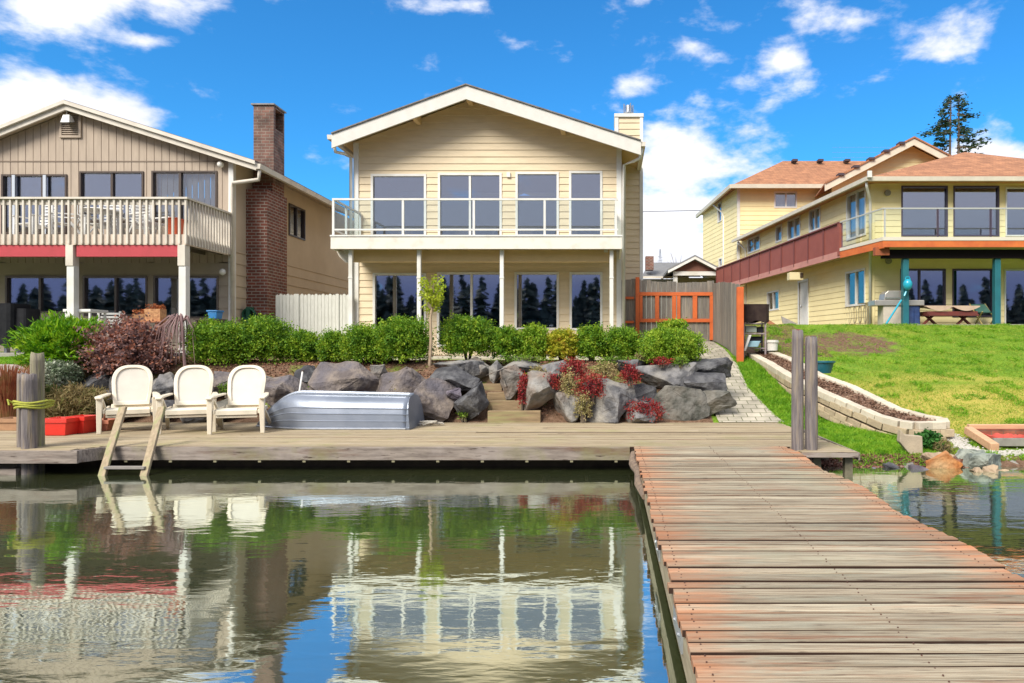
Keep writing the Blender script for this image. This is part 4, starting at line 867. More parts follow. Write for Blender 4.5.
# rear block
Y3 = 36.0; rx = PX(738, Y3); z3 = PZ(186, Y3)
rw = Wall((rx, Y3), (rx+13, Y3)); ro = rw.opx(774,797,191.5,208); mb = MB(); rw.siding(mb, 4.5, [(0, z3), (rw.L, z3)], 'lap', .24, .018)
rs = Wall((rx+sdir*6.3, Y3+6.3), (rx, Y3)); rso = rs.opx(718,722,202,222); rso2 = rs.opx(719,722.5,258,267); rs.siding(mb, 1.5, [(0, z3), (rs.L, z3)], 'lap', .24, .012); mb.build('rear_wall', YELW, K)
f = rw.window(K, ro, W_TRIM, GLS, .07, (.52,)); a, b, z0, z1 = ro; rw.bx(MB(), a+.07, b-.07, z0+.07, z1-.07, -.16, -.15).build('blinds', mat('grey_blind', (.42,.45,.5), (.3,.33,.4), 3, stretch=(10,10,1)), f)
rs.window(K, rso, W_TRIM, GL, .06); rs.window(K, rso2, W_TRIM, GL, .06)
MB().box(rx-.04, rx+.1, Y3-.03, Y3+.08, 4.5, z3).build('corner_board', W_TRIM, K)
ea = (PX(732,35.4), 35.4); zE3 = PZ(185,35.4); ebl = (PX(700,42.4), 42.4); rg = [(PX(783,39.5),39.5,PZ(161,39.5)), (PX(862,39.5)+6,39.5,PZ(161,39.5))]
mb = MB(); R0 = (ea[0],35.4,zE3); R1 = (rg[1][0]+3,35.4,zE3); R2 = (ebl[0],42.4+1,zE3); R3 = (rg[1][0]+3,43.6,zE3)
mb.add([R0,R1,rg[1],rg[0]], [(0,1,2,3)]); mb.add([R2,R0,rg[0]], [(0,1,2)]); mb.add([R3,R2,rg[0],rg[1]], [(0,1,2,3)]); mb.add([R0,R1,R3,R2], [(0,3,2,1)]); r3 = mb.build('rear_roof', SHINGO, K)
MB().bar((R0[0]-.05,R0[1]-.08,zE3-.08),(R1[0],R1[1]-.08,zE3-.08), .12,.2).bar((R0[0]-.08,R0[1]-.1,zE3-.08),(R2[0]-.08,R2[1],zE3-.08), .12,.2).build('gutter', GUT, r3)
for px in (793, 818.5, 845): x = PX(px, 39.2); MB().box(x-.14, x+.14, 38.7, 39.1, PZ(163.3,39.2), PZ(161.2,39.2)).build('roof_vent', mat('dark_flash', (0,0,0)), r3)
dsp([(PX(712,39.5),39.4,zE3-.15),(PX(722,38.8),38.6,zE3-.8),(PX(723.5,38.3),38.3,zE3-1.1),(PX(723.5,38.3),38.3,2)])
# side balcony with red panels, glass corner
zt, zb = 5.65, 4.67
bA = (PX(883,21.5), 21.5); bB = (PX(840,23.9), 23.9); bC = (PX(716,38.0), 38.0)
DKR = mat('dark_red_panel', (.27,.075,.055), (.23,.06,.045), 2, .7)
pw = Wall(bC, bB); n = 13
mb = MB(); pw.bx(mb, 0, pw.L, zb-.22, zb+.0, -.06, 0); mb.build('balcony_fascia', mat('pink_fascia', (.50,.24,.20), (.44,.2,.17), 3), K)
pr = MB(); pw.bx(pr, 0, pw.L, zt-.03, zt+.02, -.06, .03); pr = pr.build('red_railing', mat('dark_red_cap', (.15,.04,.035)), K)
for k in range(11):
    a = pw.L*k/11; b = pw.L*(k+1)/11; m = MB(); pw.bx(m, a+.05, b-.05, zb+.0, zt-.031, -.05, -.03); m.build('panel', DKR, pr)
    m = MB(); pw.bx(m, a-.04, a+.045, zb-.12, zt-.031, -.06, .0); m.build('rail_post', mat('dark_red_cap', (0,0,0)), pr)
m = MB(); pw.bx(m, pw.L-.16, pw.L, zb-.15, zt+.0, -.1, .02); m.build('rail_post', DKR, pr)
FL = mat('balcony_underside', (.52,.47,.22), (.46,.42,.2), 2)
pin = Wall((sw.A.x-.0, sw.A.y), (cx, Yr))
mb = MB().prismz([(bC[0]+.05,bC[1]),(bB[0]+.05,bB[1]),(bA[0]+.05,bA[1]+.03),(xr,21.53),(xr,Yr-.03),(cx-.03,Yr-.03),(cx+sdir*12-.03,35.3)], zb-.12, zb-.01); mb.build('balcony_floor', FL, K)
cw1 = Wall(bB, bA); m = MB(); cw1.bx(m, 0, cw1.L, zb-.25, zb-.02, -.05, 0); fw = Wall(bA, (xr, 21.5)); fw.bx(m, 0, fw.L, zb-.22, zb-.02, -.05, 0); m.build('orange_fascia', mat('orange_band', (.62,.16,.035), (.5,.11,.03), 3, .6), K)
m = MB(); cw1.bx(m, 0, cw1.L, zb-.018, zb+.09, -.03, .015); fw.bx(m, 0, fw.L, zb-.018, zb+.09, -.03, .015); m.build('balcony_edge', mat('pale_edge', (.62,.58,.5)), K)
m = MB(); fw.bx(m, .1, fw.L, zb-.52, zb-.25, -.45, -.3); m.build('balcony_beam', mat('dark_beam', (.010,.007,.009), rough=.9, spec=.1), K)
m = MB().box(PX(873,21.9), PX(887,21.9), 21.7, 21.9, PZ(256,21.9), PZ(248,21.9)).build('beam_end', mat('red_cedar', (.35,.09,.03), (.25,.07,.03), 6), K)
RM = mat('grey_rail', (.42,.43,.42), rough=.4)
m = MB(); fw.bx(m, 0, fw.L, zt-.03, zt+.01, -.04, .01); cw1.bx(m, 0, cw1.L, zt-.03, zt+.01, -.04, .01); gr = m.build('glass_railing', RM, K)
for px in (885, 938, 991, 1044): x = PX(px, 21.5); MB().box(x-.025, x+.025, 21.5, 21.54, zb+.09, zt-.031).build('rail_post', mat('dark_plum_frame', (0,0,0)) if px > 900 else RM, gr)
for a, b in ((884,937),(939,990),(992,1043)): MB().box(PX(a+1.2,21.5), PX(b-1.2,21.5), 21.515, 21.522, zb+.1, zt-.035).build('rail_glass', GLR, gr)
m = MB(); cw1.bx(m, .05, cw1.L*.48, zb+.1, zt-.035, -.025, -.018); m.build('rail_glass', GLR, gr); m = MB(); cw1.bx(m, cw1.L*.52, cw1.L-.05, zb+.1, zt-.035, -.025, -.018); m.build('rail_glass', GLR, gr)
TEAL = mat('teal_paint', (.012,.14,.17), (.01,.11,.14), 3, .5)
for px in (905, 996.5): x = PX(px, 21.95); MB().box(x-.09, x+.09, 21.86, 22.04, 2.06, zb-.521).build('balcony_post', TEAL, K, bevel=.01)
m = MB(); m.box(PX(848.5,24.6)-.0,PX(858,24.6),24.2,24.6, PZ(268,24.6), PZ(262,24.6))
sb = thing('security_lamp', 'pale box lamp under the red balcony beside the white side door', 'lamp', (PX(796,27.5), 27.5, PZ(279.5,27.5)))
MB().box(PX(789,27.5), PX(803,27.5), 27.4, 27.8, PZ(280,27.5), PZ(272.5,27.5)).build('housing', mat('yellow_trim', (.68,.6,.36)), sb, bevel=.01); MB().box(PX(800,27.4), PX(803,27.4), 27.36, 27.399, PZ(277.5,27.4), PZ(273,27.4)).build('lens', BRONZE, sb)
# things on the right patio
x = PX(907, 21.75); t = thing('hanging_lantern', 'turquoise ball lantern hanging on the left teal post', 'lantern', (x, 21.7, PZ(292,21.7))); tq = mat('turquoise', (.02,.34,.48), rough=.25)
MB().ball((x,21.7,PZ(284.5,21.7)), .17, 18, (.82,.82,1.05)).build('globe', tq, t, smooth=True); MB().tube([(x-.08,21.7,PZ(279.5,21.7)),(x-.05,21.7,PZ(277,21.7)),(x+.05,21.7,PZ(277,21.7)),(x+.08,21.7,PZ(279.5,21.7))], .018, 6).build('handle', tq, t)
MB().tube([(x-.02,21.75,PZ(291,21.7)),(x-.1,21.72,PZ(296,21.7))], .03, 8).build('spout', tq, t)
t = thing('teal_pole', 'turquoise pole leaning from the patio against the left teal post', 'pole', (PX(884,21.6),21.6,2.07)); MB().tube([(PX(884.5,21.5),21.4,2.07),(PX(902,21.75),21.8,PZ(300,21.75))], .03, 6).build('shaft', tq, t)
t['label'] = 'thin turquoise pole leaning up against the left teal post'
SS = mat('stainless', (.5,.47,.42), (.4,.37,.34), 3, .35, metal=.6)
gx_ = PX(888, 22.3); t = thing('gas_grill', 'stainless gas grill with a closed hood left of the left teal post', 'grill', (gx_, 22.3, 2.07)); q = lambda a, b, c, d, e=22.1, f_=22.6: (PX(a,22.3), PX(b,22.3), e, f_, PZ(d,22.3), PZ(c,22.3))
MB().box(*q(881,902,306,326.5)).build('cabinet', mat('pale_cabinet', (.52,.46,.38), (.42,.38,.32), 3), t, bevel=.02); MB().box(*q(872,921,300.5,306, 22.05, 22.65)).build('side_shelf', SS, t, bevel=.02)
MB().prism([(PX(a,22.3),PZ(b,22.3)) for a, b in ((882,300.4),(883,294),(886,291),(900,291),(902.5,295),(903,300.4))], 22.12, 22.6).build('hood', SS, t, bevel=.02)
MB().tube([(PX(885,22.05),22.05,PZ(298,22.05)),(PX(900,22.05),22.05,PZ(298,22.05))], .02, 6).build('hood_handle', METAL, t)
x0, x1 = PX(908,22.0), PX(923,22.0); t = thing('covered_bin', 'dark blue covered bin between the left teal post and the picnic table', 'bin', ((x0+x1)/2, 22.3, 2.07)); drape(x0, x1, 22.1, 22.6, 2.07, PZ(304,22.0), .06, 8).build('cover', mat('navy_cover', (.012,.03,.10), (.02,.05,.16), 6, .5, .3, 10), t)
MB().lathe(((x0+x1)/2,22.35,2.3),[(.1,0),(.15,.5),(0,.5)],10).build('bin_body', mat('navy_cover', (0,0,0)), t)
# picnic table
tx0, tx1 = PX(923,22.2), PX(976,22.2); t = thing('picnic_table', 'picnic table with a pale sagging cloth over its top and red brown crossed legs', 'table', ((tx0+tx1)/2, 22.3, 2.07))
m = MB(); zt_ = PZ(306.2,22.2); N_ = 24
for i in range(N_):
    a = tx0+(tx1-tx0)*i/N_; b = tx0+(tx1-tx0)*(i+1)/N_; fa = lambda s_: .03+.13*abs(math.sin(math.pi*2*s_)) 
    m.hexa([(a,21.95,zt_-fa(i/N_)),(b,21.95,zt_-fa((i+1)/N_)),(b,22.7,zt_-.03),(a,22.7,zt_-.03),(a,21.95,zt_),(b,21.95,zt_),(b,22.7,zt_+.05),(a,22.7,zt_+.05)])
m.build('table_cloth', mat('tan_cloth', (.55,.42,.30), (.45,.33,.24), 3), t)
RB = mat('red_brown_timber', (.16,.03,.02), (.11,.025,.02), 6)
MB().box(tx0+.05, tx1-.05, 22.0, 22.65, zt_-.3, zt_-.17).build('table_top', RB, t); MB().box(tx0-.1, tx1-.25, 21.55, 21.8, zt_-.33, zt_-.28).build('bench', RB, t)
for sx in (tx0+.25, tx1-.35):
    for s_ in (-1, 1): MB().bar((sx+.0-s_*.25,22.3-.03*s_,2.07),(sx+s_*.2,22.3-.03*s_,zt_-.2), .06,.09,(0,1,0)).build('leg', RB, t)
for px, lab in ((982, 'striped folding deck chair right of the picnic table'),):
    x = PX(px,22.6); t = thing('folding_chair', lab, 'chair', (x,22.6,2.07)); z = PZ(304,22.6)
    MB().bar((x,22.5,2.5),(x,22.85,z), .45,.02,(0,1,0)).build('backrest', mat('green_canvas', (.02,.09,.08), (.05,.13,.1), 5), t); MB().box(x-.22,x+.22,22.1,22.5,2.47,2.49).build('seat', MATS['green_canvas'], t)
    for s_ in (-1,1): MB().bar((x+s_*.25,22.1,2.07),(x+s_*.25,22.9,z+.02), .03,.03).build('frame', mat('wood_frame', (.35,.28,.1)), t); MB().bar((x+s_*.25,22.6,2.07),(x+s_*.25,22.1,2.5), .03,.03).build('leg', MATS['wood_frame'], t)
# lattice fence leaning beside the side wall
t = thing('lattice_panel', 'low cream wire lattice panel in front of the yellow side wall', 'lattice', (PX(848,24.2), 24.2, 2.05)); lw = Wall((PX(829,26.4),26.4),(PX(868,23.4),23.4)); m = MB()
za, zc = 2.05, 2.88
lw.bx(m,0,lw.L,zc-.03,zc,-.01,.01); lw.bx(m,0,lw.L,za+.05,za+.08,-.01,.01); lw.bx(m,0,.03,za,zc-.03,-.01,.01); lw.bx(m,lw.L-.03,lw.L,za,zc-.03,-.01,.01); m.build('frame', mat('old_iron', (.30,.27,.18), (.2,.18,.12), 20), t); m = MB(); nn = 8
for k in range(nn):
    u = lw.L*(k+.5)/nn; m.tube([lw.pt(u+.13*math.cos(a), (za+zc)/2+.05+.3*math.sin(a)) for a in [i*.5236 for i in range(13)]], .012, 5); lw.bx(m, u-.008,u+.008,za+.08,zc-.03,-.008,.008)
m.build('lattice', MATS['old_iron'], t)

# ---------------------------------------------------------------- far house, mast, wire, conifer
t = thing('distant_house', 'distant grey roofed house with a brown gable and a brick chimney beyond the grey fence', 'house', (PX(680,42), 42, 1.8)); Y = 42
MB().prism([(PX(640,Y),1.8),(PX(712,Y),1.8),(PX(712,Y),PZ(279,Y)),(PX(640,Y),PZ(279,Y))], Y, Y+6).build('wall', mat('distant_wall', (.42,.46,.42)), t)
mb = MB(); z0, z1 = PZ(277.5,Y), PZ(262.5,Y+3.5); mb.add([(PX(641,Y),Y-.4,z0),(PX(700,Y),Y-.4,z0),(PX(700,Y),Y+3.5,z1),(PX(650,Y+3),Y+3.5,z1)], [(0,1,2,3)]).add([(PX(641,Y),Y-.4,z0),(PX(650,Y+3),Y+3.5,z1),(PX(641,Y),Y+7,z0)],[(0,1,2)]); mb.build('roof', mat('slate_roof', (.15,.15,.155), (.2,.2,.2), 5), t)
MB().box(PX(641,Y),PX(688,Y),Y-.45,Y-.35,PZ(279,Y),PZ(277,Y)).build('gutter', CREAM, t)
MB().box(PX(645.5,Y),PX(653.5,Y),Y-.2,Y+.5,PZ(270,Y),PZ(256.5,Y)).build('chimney', BRICK, t)
Yq = 38; g0, g1, g2 = (PX(668,Yq),PZ(271,Yq)), (PX(695,Yq),PZ(257,Yq)), (PX(722,Yq),PZ(271,Yq))
MB().prism([(g0[0]+.3,g0[1]+.02),(g2[0]-.3,g2[1]+.02),(g1[0],g1[1]-.15)], Yq+.3, Yq+.5).build('gable', mat('brown_gable', (.20,.085,.05), (.15,.06,.04), 3), t)
mb = MB()
for a, b in ((g0,g1),(g1,g2)): mb.hexa([(a[0],Yq,a[1]),(b[0],Yq,b[1]),(b[0],Yq+5,b[1]),(a[0],Yq+5,a[1]),(a[0],Yq,a[1]+.12),(b[0],Yq,b[1]+.12),(b[0],Yq+5,b[1]+.12),(a[0],Yq+5,a[1]+.12)])
mb.build('porch_roof', mat('slate_roof', (0,0,0)), t)
mb = MB()
for a, b in ((g0,g1),(g1,g2)): mb.prism([(a[0],a[1]-.12),(b[0],b[1]-.12),(b[0],b[1]+.02),(a[0],a[1]+.02)], Yq-.05, Yq-.002)
mb.box(g0[0]+.3,g2[0]-.3,Yq+.2,Yq+.28,g0[1]-.22,g0[1]); mb.build('fascia', W_TRIM, t)
MB().box(PX(674,Yq),PX(678,Yq),Yq+.3,Yq+.6,1.8,g0[1]-.22).build('porch_post', W_TRIM, t)
MB().box(PX(678,Yq),PX(722,Yq),Yq+1.5,Yq+1.6,1.8,g0[1]-.22).build('porch_wall', mat('olive_wall', (.25,.25,.13)), t)
for k in range(3): MB().tube([(PX(664.5,Y)+(k-1)*.15,Y+3.5,z1-1),(PX(664.5,Y)+(k-1)*.02,Y+3.5,PZ(241,Y))], .02, 4).build('antenna', METAL, t)
MB().tube([(PX(661,Y),Y+3.5,PZ(254,Y)),(PX(668,Y),Y+3.5,PZ(252.5,Y))], .015, 4).tube([(PX(662,Y),Y+3.5,PZ(249,Y)),(PX(667,Y),Y+3.5,PZ(250,Y))], .015, 4).build('antenna', METAL, t)
def twigtree(name, lab, px, Y, top, spread, m, n=60, cat='tree', base=None):
    x = PX(px,Y); zb = 1.8 if base is None else base; zt = PZ(top,Y); t = thing(name, lab, cat, (x,Y,zb)); MB().tube([(x,Y,zb),(x+.1,Y,zb+(zt-zb)*.7)], [.12,.06], 6).build('trunk', m, t); mb = MB()
    for k in range(n):
        a = random.random()*6.28; r = spread*random.uniform(.4,1); z = zb+(zt-zb)*random.uniform(.3,.7); e = (x+r*math.cos(a), Y+r*math.sin(a), min(zt, z+(zt-zb)*.3*random.uniform(.5,1.2))); mb.tube([(x,Y,z),((x+e[0])/2,(Y+e[1])/2,(z+e[2])/2+.2),e], [.03,.02,.008], 4, False)
    mb.build('branches', m, t); return t
TW = mat('twig_grey', (.22,.17,.14), (.3,.24,.2), 3)
twigtree('bare_tree', 'leafless bare tree rising between the distant roofs, right of the antenna', 678, 52, 253, 1.2, TW)
w_ = thing('power_line', 'thin dark power line crossing the gap between the tan and yellow houses', 'wire', (PX(690,50),50,PZ(211,50))); MB().tube([(PX(600,50),50,PZ(212.5,50)),(PX(650,50),50,PZ(211.5,50)),(PX(760,50),50,PZ(209,50))], .022, 5).build('cable', mat('cable_black', (.05,.05,.06)), w_)
def conifer():
    Y = 62; t = thing('conifer_tree', 'tall sparse dark conifer standing behind the orange roof of the yellow house', 'tree', (PX(955,Y),Y,2)); s = Y/F
    BK = mat('conifer_bark', (.10,.075,.06), (.15,.11,.09), 4); LV = leafmat('conifer_leaf', [(.02,.045,.03),(.035,.075,.04),(.06,.09,.05)], .15)
    trunks = [(946,951,96),(957,959,95)]
    mb = MB()
    for a, b, top in trunks: mb.tube([(PX(a,Y),Y,2),(PX((a+b)/2,Y),Y,12),(PX(b,Y),Y,PZ(top,Y))], [.28,.2,.04], 7)
    mb.build('trunk', BK, t); C = []; Dd = []; br = MB()
    # limbs: (tip px, tip py) with root at the trunk
    limbs = [(930,134),(927,130),(934,139),(932,146),(938,143),(985,141),(988,153),(979,146),(972,148),(976,135),(970,138),(971,130),(967,132),(972,119),(966,117),(938,126),(936,118),(940,111),(944,106),(962,106),(964,112),(961,101),(949,101),(953,97),(958,96),(940,121),(945,127),(965,126),(950,116),(956,121),(944,150),(963,143),(968,152),(946,135),(942,132),(960,108),(948,122),(937,124),(963,122),(949,108),(956,104),(952,128)]
    for (px, py) in limbs:
        tr = 950 if px < 953 else 957; zt = PZ(py,Y); x1 = PX(px,Y); x0 = PX(tr,Y); L = abs(x1-x0); z0 = zt-.1*L+random.uniform(0,.6); dy = random.uniform(-.9,.9)*max(L,.8)
        P = [Vector((x0,Y,z0)), Vector(((x0+x1)/2,Y+dy*.5,z0-.12*L)), Vector((x1,Y+dy,zt))]
        br.tube(P, [.07,.045,.015], 4, False)
        for k in range(int(22+24*L)):
            u = random.uniform(.25,1.04)**.8; p = P[0].lerp(P[1], u*2) if u < .5 else P[1].lerp(P[2], u*2-1); C.append(p+Vector((random.gauss(0,.22),random.gauss(0,.3),random.gauss(0,.10)))); Dd.append(((x1-x0)*.4+random.gauss(0,.5),random.gauss(0,.6),random.uniform(-.3,.25)))
    br.build('branches', BK, t); V, Fq = leafgeo(np.array(C), np.array(Dd), .36, .35); npmesh('crown', V, Fq, LV, t)
conifer()

# ---------------------------------------------------------------- raised bed, rack, bucket and the right bank
LW = [(751,352.5,17.0),(768,361,15.8),(791,375,14.3),(818,388,13.2),(850,402,12.4),(878,414,11.9),(901,420,11.55),(915,421.5,11.4)]
RW = [(941,417,11.75),(925,414.5,11.9),(896.5,407,12.25),(850,384.5,13.3),(818,373,14.1),(791,358,15.9),(775,352,16.8),(762,349.5,17.3)]
LWp = [Vector(PP(a,b,c)) for a, b, c in LW]; RWp = [Vector(PP(a,b,c)) for a, b, c in RW]; ENp = [LWp[-1], Vector((PX(943,11.5), 11.5, LWp[-1].z)), RWp[0]]
def resample(P, step):
    out = [P[0]]; acc = 0
    for a, b in zip(P, P[1:]):
        L = (b-a).length; n = max(1, round(L/step))
        out += [a.lerp(b, i/n) for i in range(1, n+1)]
    return out
bed = thing('raised_bed', 'long raised bed of tan concrete blocks filled with brown mulch beside the lawn', 'planter', (4.3, 13.5, .1))
BLK = mat('concrete_block', (.48,.38,.25), (.38,.30,.20), 7, .9, .5, 30, island=.16); CAPM = mat('concrete_cap_block', (.60,.53,.42), (.50,.44,.34), 7, .9, .3, 30, island=.12)
bl_, cp_ = MB(), MB()
for P in (LWp, ENp, RWp):
    Q = resample(P, .30)
    for i, (a, b) in enumerate(zip(Q, Q[1:])):
        d = (b-a).normalized(); zt_ = max(a.z, b.z) if False else (a.z+b.z)/2; n = Vector((d.y, -d.x, 0))*.0
        for c in range(4):
            z1_ = zt_-c*.125-.01; o = d*(.15 if c % 2 else 0); aa = a+d*.006+o; bb = b-d*.006+o; aa.z = a.z-c*.125-.068; bb.z = b.z-c*.125-.068
            (cp_ if c == 0 else bl_).bar(aa+Vector((random.uniform(-.008,.008), random.uniform(-.008,.008), 0)), bb, .2, .1235)
bl_.build('block_wall', BLK, bed, bevel=.01); cp_.build('cap_blocks', CAPM, bed, bevel=.01)
Lq = resample(LWp, .3); mb = MB(); m_ = 24
def along(P, t):
    Ls = [(b-a).length for a, b in zip(P, P[1:])]; s_ = t*sum(Ls)
    for (a, b), L in zip(zip(P, P[1:]), Ls):
        if s_ <= L: return a.lerp(b, s_/L)
        s_ -= L
    return P[-1]
Rr = RWp[::-1]; rows = []
for i in range(41):
    a, b = along(LWp, i/40), along(Rr, i/40); rows.append([a.lerp(b, j/8)+Vector((0,0,-.06+.05*noise.noise(Vector((i*.7,j*.9,3)))+.02*random.random())) for j in range(9)])
mb.v = [tuple(p) for r_ in rows for p in r_]; mb.f = [(i*9+j, i*9+j+1, (i+1)*9+j+1, (i+1)*9+j) for i in range(40) for j in range(8)]
mb.build('mulch', mat('mulch', (.12,.065,.04), (.22,.13,.09), 25, .95, .9, 50), bed)
Cs, Ns = [], []
for k in range(2600):
    i = random.random(); a, b = along(LWp, i), along(Rr, i); p = a.lerp(b, random.uniform(.08,.92)); p.z -= .03; Cs.append(p)
V, Fq = leafgeo(np.array(Cs), rng.normal(size=(len(Cs),3))*[1,1,.25], .055, .5); npmesh('bark_chips', V, Fq, leafmat('bark_chip', [(.07,.035,.02),(.18,.10,.065),(.28,.19,.13)], 0, .9), bed)
# slab and shore
t = solo(MB().prism([(PX(897,10.45),PZ(441,10.45)),(PX(898,10.45),PZ(429,10.45)),(PX(902,10.45),PZ(434,10.45)),(PX(919.5,10.45),PZ(435.5,10.45)),(PX(920.5,10.45),PZ(463,10.45)),(PX(915,10.45),PZ(463,10.45))], 10.35, 10.47), 'concrete_slab', mat('slab_concrete', (.46,.38,.27), (.36,.30,.22), 5, .9, .3), 'flat tan concrete slab standing on edge at the foot of the raised bed', 'slab', bevel=.01)
# stone maker
ROCKM = {}
def rockmat(tone):
    P = dict(g=((.20,.195,.195),(.085,.085,.09),(.29,.27,.235)), d=((.055,.055,.062),(.13,.13,.135),(.025,.025,.03)), b=((.225,.185,.155),(.115,.095,.09),(.12,.11,.125)), p=((.29,.275,.25),(.15,.145,.135),(.21,.15,.11)),
             o=((.42,.16,.04),(.30,.10,.025),(.46,.30,.15)), t=((.50,.38,.24),(.40,.30,.19),(.3,.22,.15)), v=((.13,.11,.14),(.22,.19,.22),(.07,.06,.07)), n=((.20,.235,.20),(.13,.155,.14),(.30,.32,.27)), m=((.15,.145,.13),(.07,.072,.06),(.22,.20,.17)))[tone]
    return mat('boulder_'+dict(g='grey',d='dark',b='brown',p='pale',o='rust',t='tan',v='violet',n='green',m='mossy')[tone], P[0], P[1], 4.5, .85, 1.0, 7, bdist=.07, c3=P[2], c3s=2.2, detail=11, lo=.42, hi=.58)
def rock(x0, x1, y0, y1, Y, tone, lab, group='boulders of the retaining wall', deep=.42, name='boulder', n=15, pts=None, tilt=0, cat='boulder'):
    if name == 'boulder':
        n = 12
        if not 440 < x0 < 530: x0 -= 3; x1 += 3
        y1 += 3; y0 -= 1
    cx_ = PX((x0+x1)/2, Y); hw = (x1-x0)/2*Y/F; zt_, zb_ = PZ(y0,Y), PZ(y1,Y); hz = (zt_-zb_)/2; cz = (zt_+zb_)/2
    bm = bmesh.new(); rd = random.Random(int(x0*13+y0*7))
    for k in range(n):
        v = Vector((rd.gauss(0,1), rd.gauss(0,1), rd.gauss(0,1))).normalized(); q = (abs(v.x)**2.8+abs(v.y)**2.8+abs(v.z)**2.8)**(-1/2.8); q *= rd.uniform(.88,1.05)
        bm.verts.new((v.x*q, v.y*q*deep/max(hw,.01) if False else v.y*q, v.z*q))
    bmesh.ops.convex_hull(bm, input=bm.verts); bm.verts.ensure_lookup_table()
    for v in [v for v in bm.verts if not v.link_faces]: bm.verts.remove(v)
    xs_ = [v.co.x for v in bm.verts]; zs_ = [v.co.z for v in bm.verts]
    for v in bm.verts:
        v.co.x = (v.co.x-min(xs_))/(max(xs_)-min(xs_))*2-1; v.co.z = (v.co.z-min(zs_))/(max(zs_)-min(zs_))*2-1
        v.co = Vector((v.co.x*hw, v.co.y*min(deep, max(hw, hz)*1.3), v.co.z*hz))
    bmesh.ops.triangulate(bm, faces=bm.faces); bmesh.ops.bevel(bm, geom=bm.edges[:], offset=min(hw,hz)*.045, segments=1, affect='EDGES'); bmesh.ops.triangulate(bm, faces=bm.faces)
    cuts = 3 if hw > .2 else 2
    bmesh.ops.subdivide_edges(bm, edges=bm.edges[:], cuts=cuts, use_grid_fill=True); bm.normal_update(); of = Vector((x0*.1, y0*.1, 0)); sc = min(hw,hz)
    for v in bm.verts: v.co += v.normal*(noise.noise(v.co*2.6/max(sc,.15)*.5+of)*.10*sc*1.4+noise.noise(v.co*14+of)*.022+noise.noise(v.co*40+of)*.008)
    me = bpy.data.meshes.new(name); bm.to_mesh(me); bm.free(); me.materials.append(rockmat(tone)); me.shade_smooth()
    ob = bpy.data.objects.new(name, me); COL.objects.link(ob); ob.location = (cx_, Y, cz); me.set_sharp_from_angle(angle=R(24)); recentre(ob)
    return tag(ob, lab, cat, group)
rocks = [
 (64,113,372,395,13.25,'d','dark flat boulder low behind the purple shrub, left of the first chair'),
 (84,112,390,417,12.95,'b','brownish boulder behind the left arm of the leftmost chair'),
 (108,152,374,404,13.2,'g','grey boulder almost hidden behind the back of the leftmost chair'),
 (110,150,402,424,12.9,'v','low violet grey boulder under the seat of the leftmost chair'),
 (151,178,374,397,13.2,'g','squarish grey boulder between the backs of the first and second chairs, upper one'),
 (148,176,397,423,12.9,'d','dark boulder between the first and second chairs, lower one'),
 (174,216,373,402,13.25,'b','brown boulder hidden behind the back of the middle chair'),
 (172,214,402,424,12.9,'g','low grey boulder under the seat of the middle chair'),
 (214,242,371,394,13.2,'b','brown boulder between the backs of the second and third chairs, upper one'),
 (212,240,393,420,12.9,'m','mossy boulder between the second and third chairs, lower one'),
 (238,274,374,404,13.2,'g','grey boulder hidden behind the back of the rightmost chair'),
 (266,322,376,412,13.0,'b','wide flat brown boulder just above the bow of the overturned boat'),
 (299,317,366,381,13.5,'d','small dark stone at the top of the leaning pole'),
 (312,376,363,409,13.05,'b','big domed brown boulder above the middle of the overturned boat'),
 (371,386,366,385,13.3,'p','small pale wedge stone between the two biggest brown boulders'),
 (376,432,368,418,13.1,'b','peaked brown boulder above the stern of the overturned boat'),
 (410,455,377,422,12.85,'b','large rounded brown boulder touching the deck right of the boat stern'),
 (430,478,367,392,13.3,'d','dark jagged boulder near the top of the timber steps on their left'),
 (447,464,389,406,12.95,'v','small violet stone wedged below the dark jagged boulder'),
 (455,489,381,421,12.95,'d','dark upright boulder beside the bottom timber step on its left'),
 (436,480,361,373,13.9,'g','flat grey capstone just left of the top timber steps'),
 (466,492,358,378,14.1,'p','small pale boulder behind the top timber steps'),
 (489,503,361,380,13.9,'g','upright grey stone right of the top timber steps'),
 (498,528,366,397,13.4,'p','pale grey boulder right of the middle timber steps'),
 (524,557,371,416,12.95,'p','tall pale angular boulder right of the bottom timber step'),
 (543,574,361,380,13.55,'g','grey boulder directly under the yellow hedge plant'),
 (500,546,360,370,14.0,'g','flat grey ledge stone under the hedge, above the pale boulder'),
 (556,588,391,421,12.95,'p','pale squat boulder between the two red cascades'),
 (580,635,378,422,12.9,'g','big smooth grey boulder in the middle of the right wall'),
 (631,693,363,389,13.2,'g','wide grey boulder topping the wall below the rightmost rounded shrub'),
 (618,645,360,372,13.7,'d','thin dark slab lying on top of the wall left of the rightmost shrub'),
 (644,708,386,424,12.9,'m','largest low boulder at the right end of the wall by the path'),
 (686,728,358,383,13.7,'d','dark jagged boulder at the top right corner of the wall'),
 (682,724,373,398,13.2,'d','dark layered boulder in the middle of the wall\'s right end'),
 (700,733,390,412,13.1,'m','mossy dark boulder low at the right end of the wall by the pavers'),
 (626,654,384,402,13.15,'d','small dark boulder under the left end of the wide grey boulder'),
 (625,654,403,424,12.85,'g','low grey boulder below the red plants near the right end of the wall'),
]
for r_ in rocks: rock(*r_)
SG = 'rocks on the lake shore'
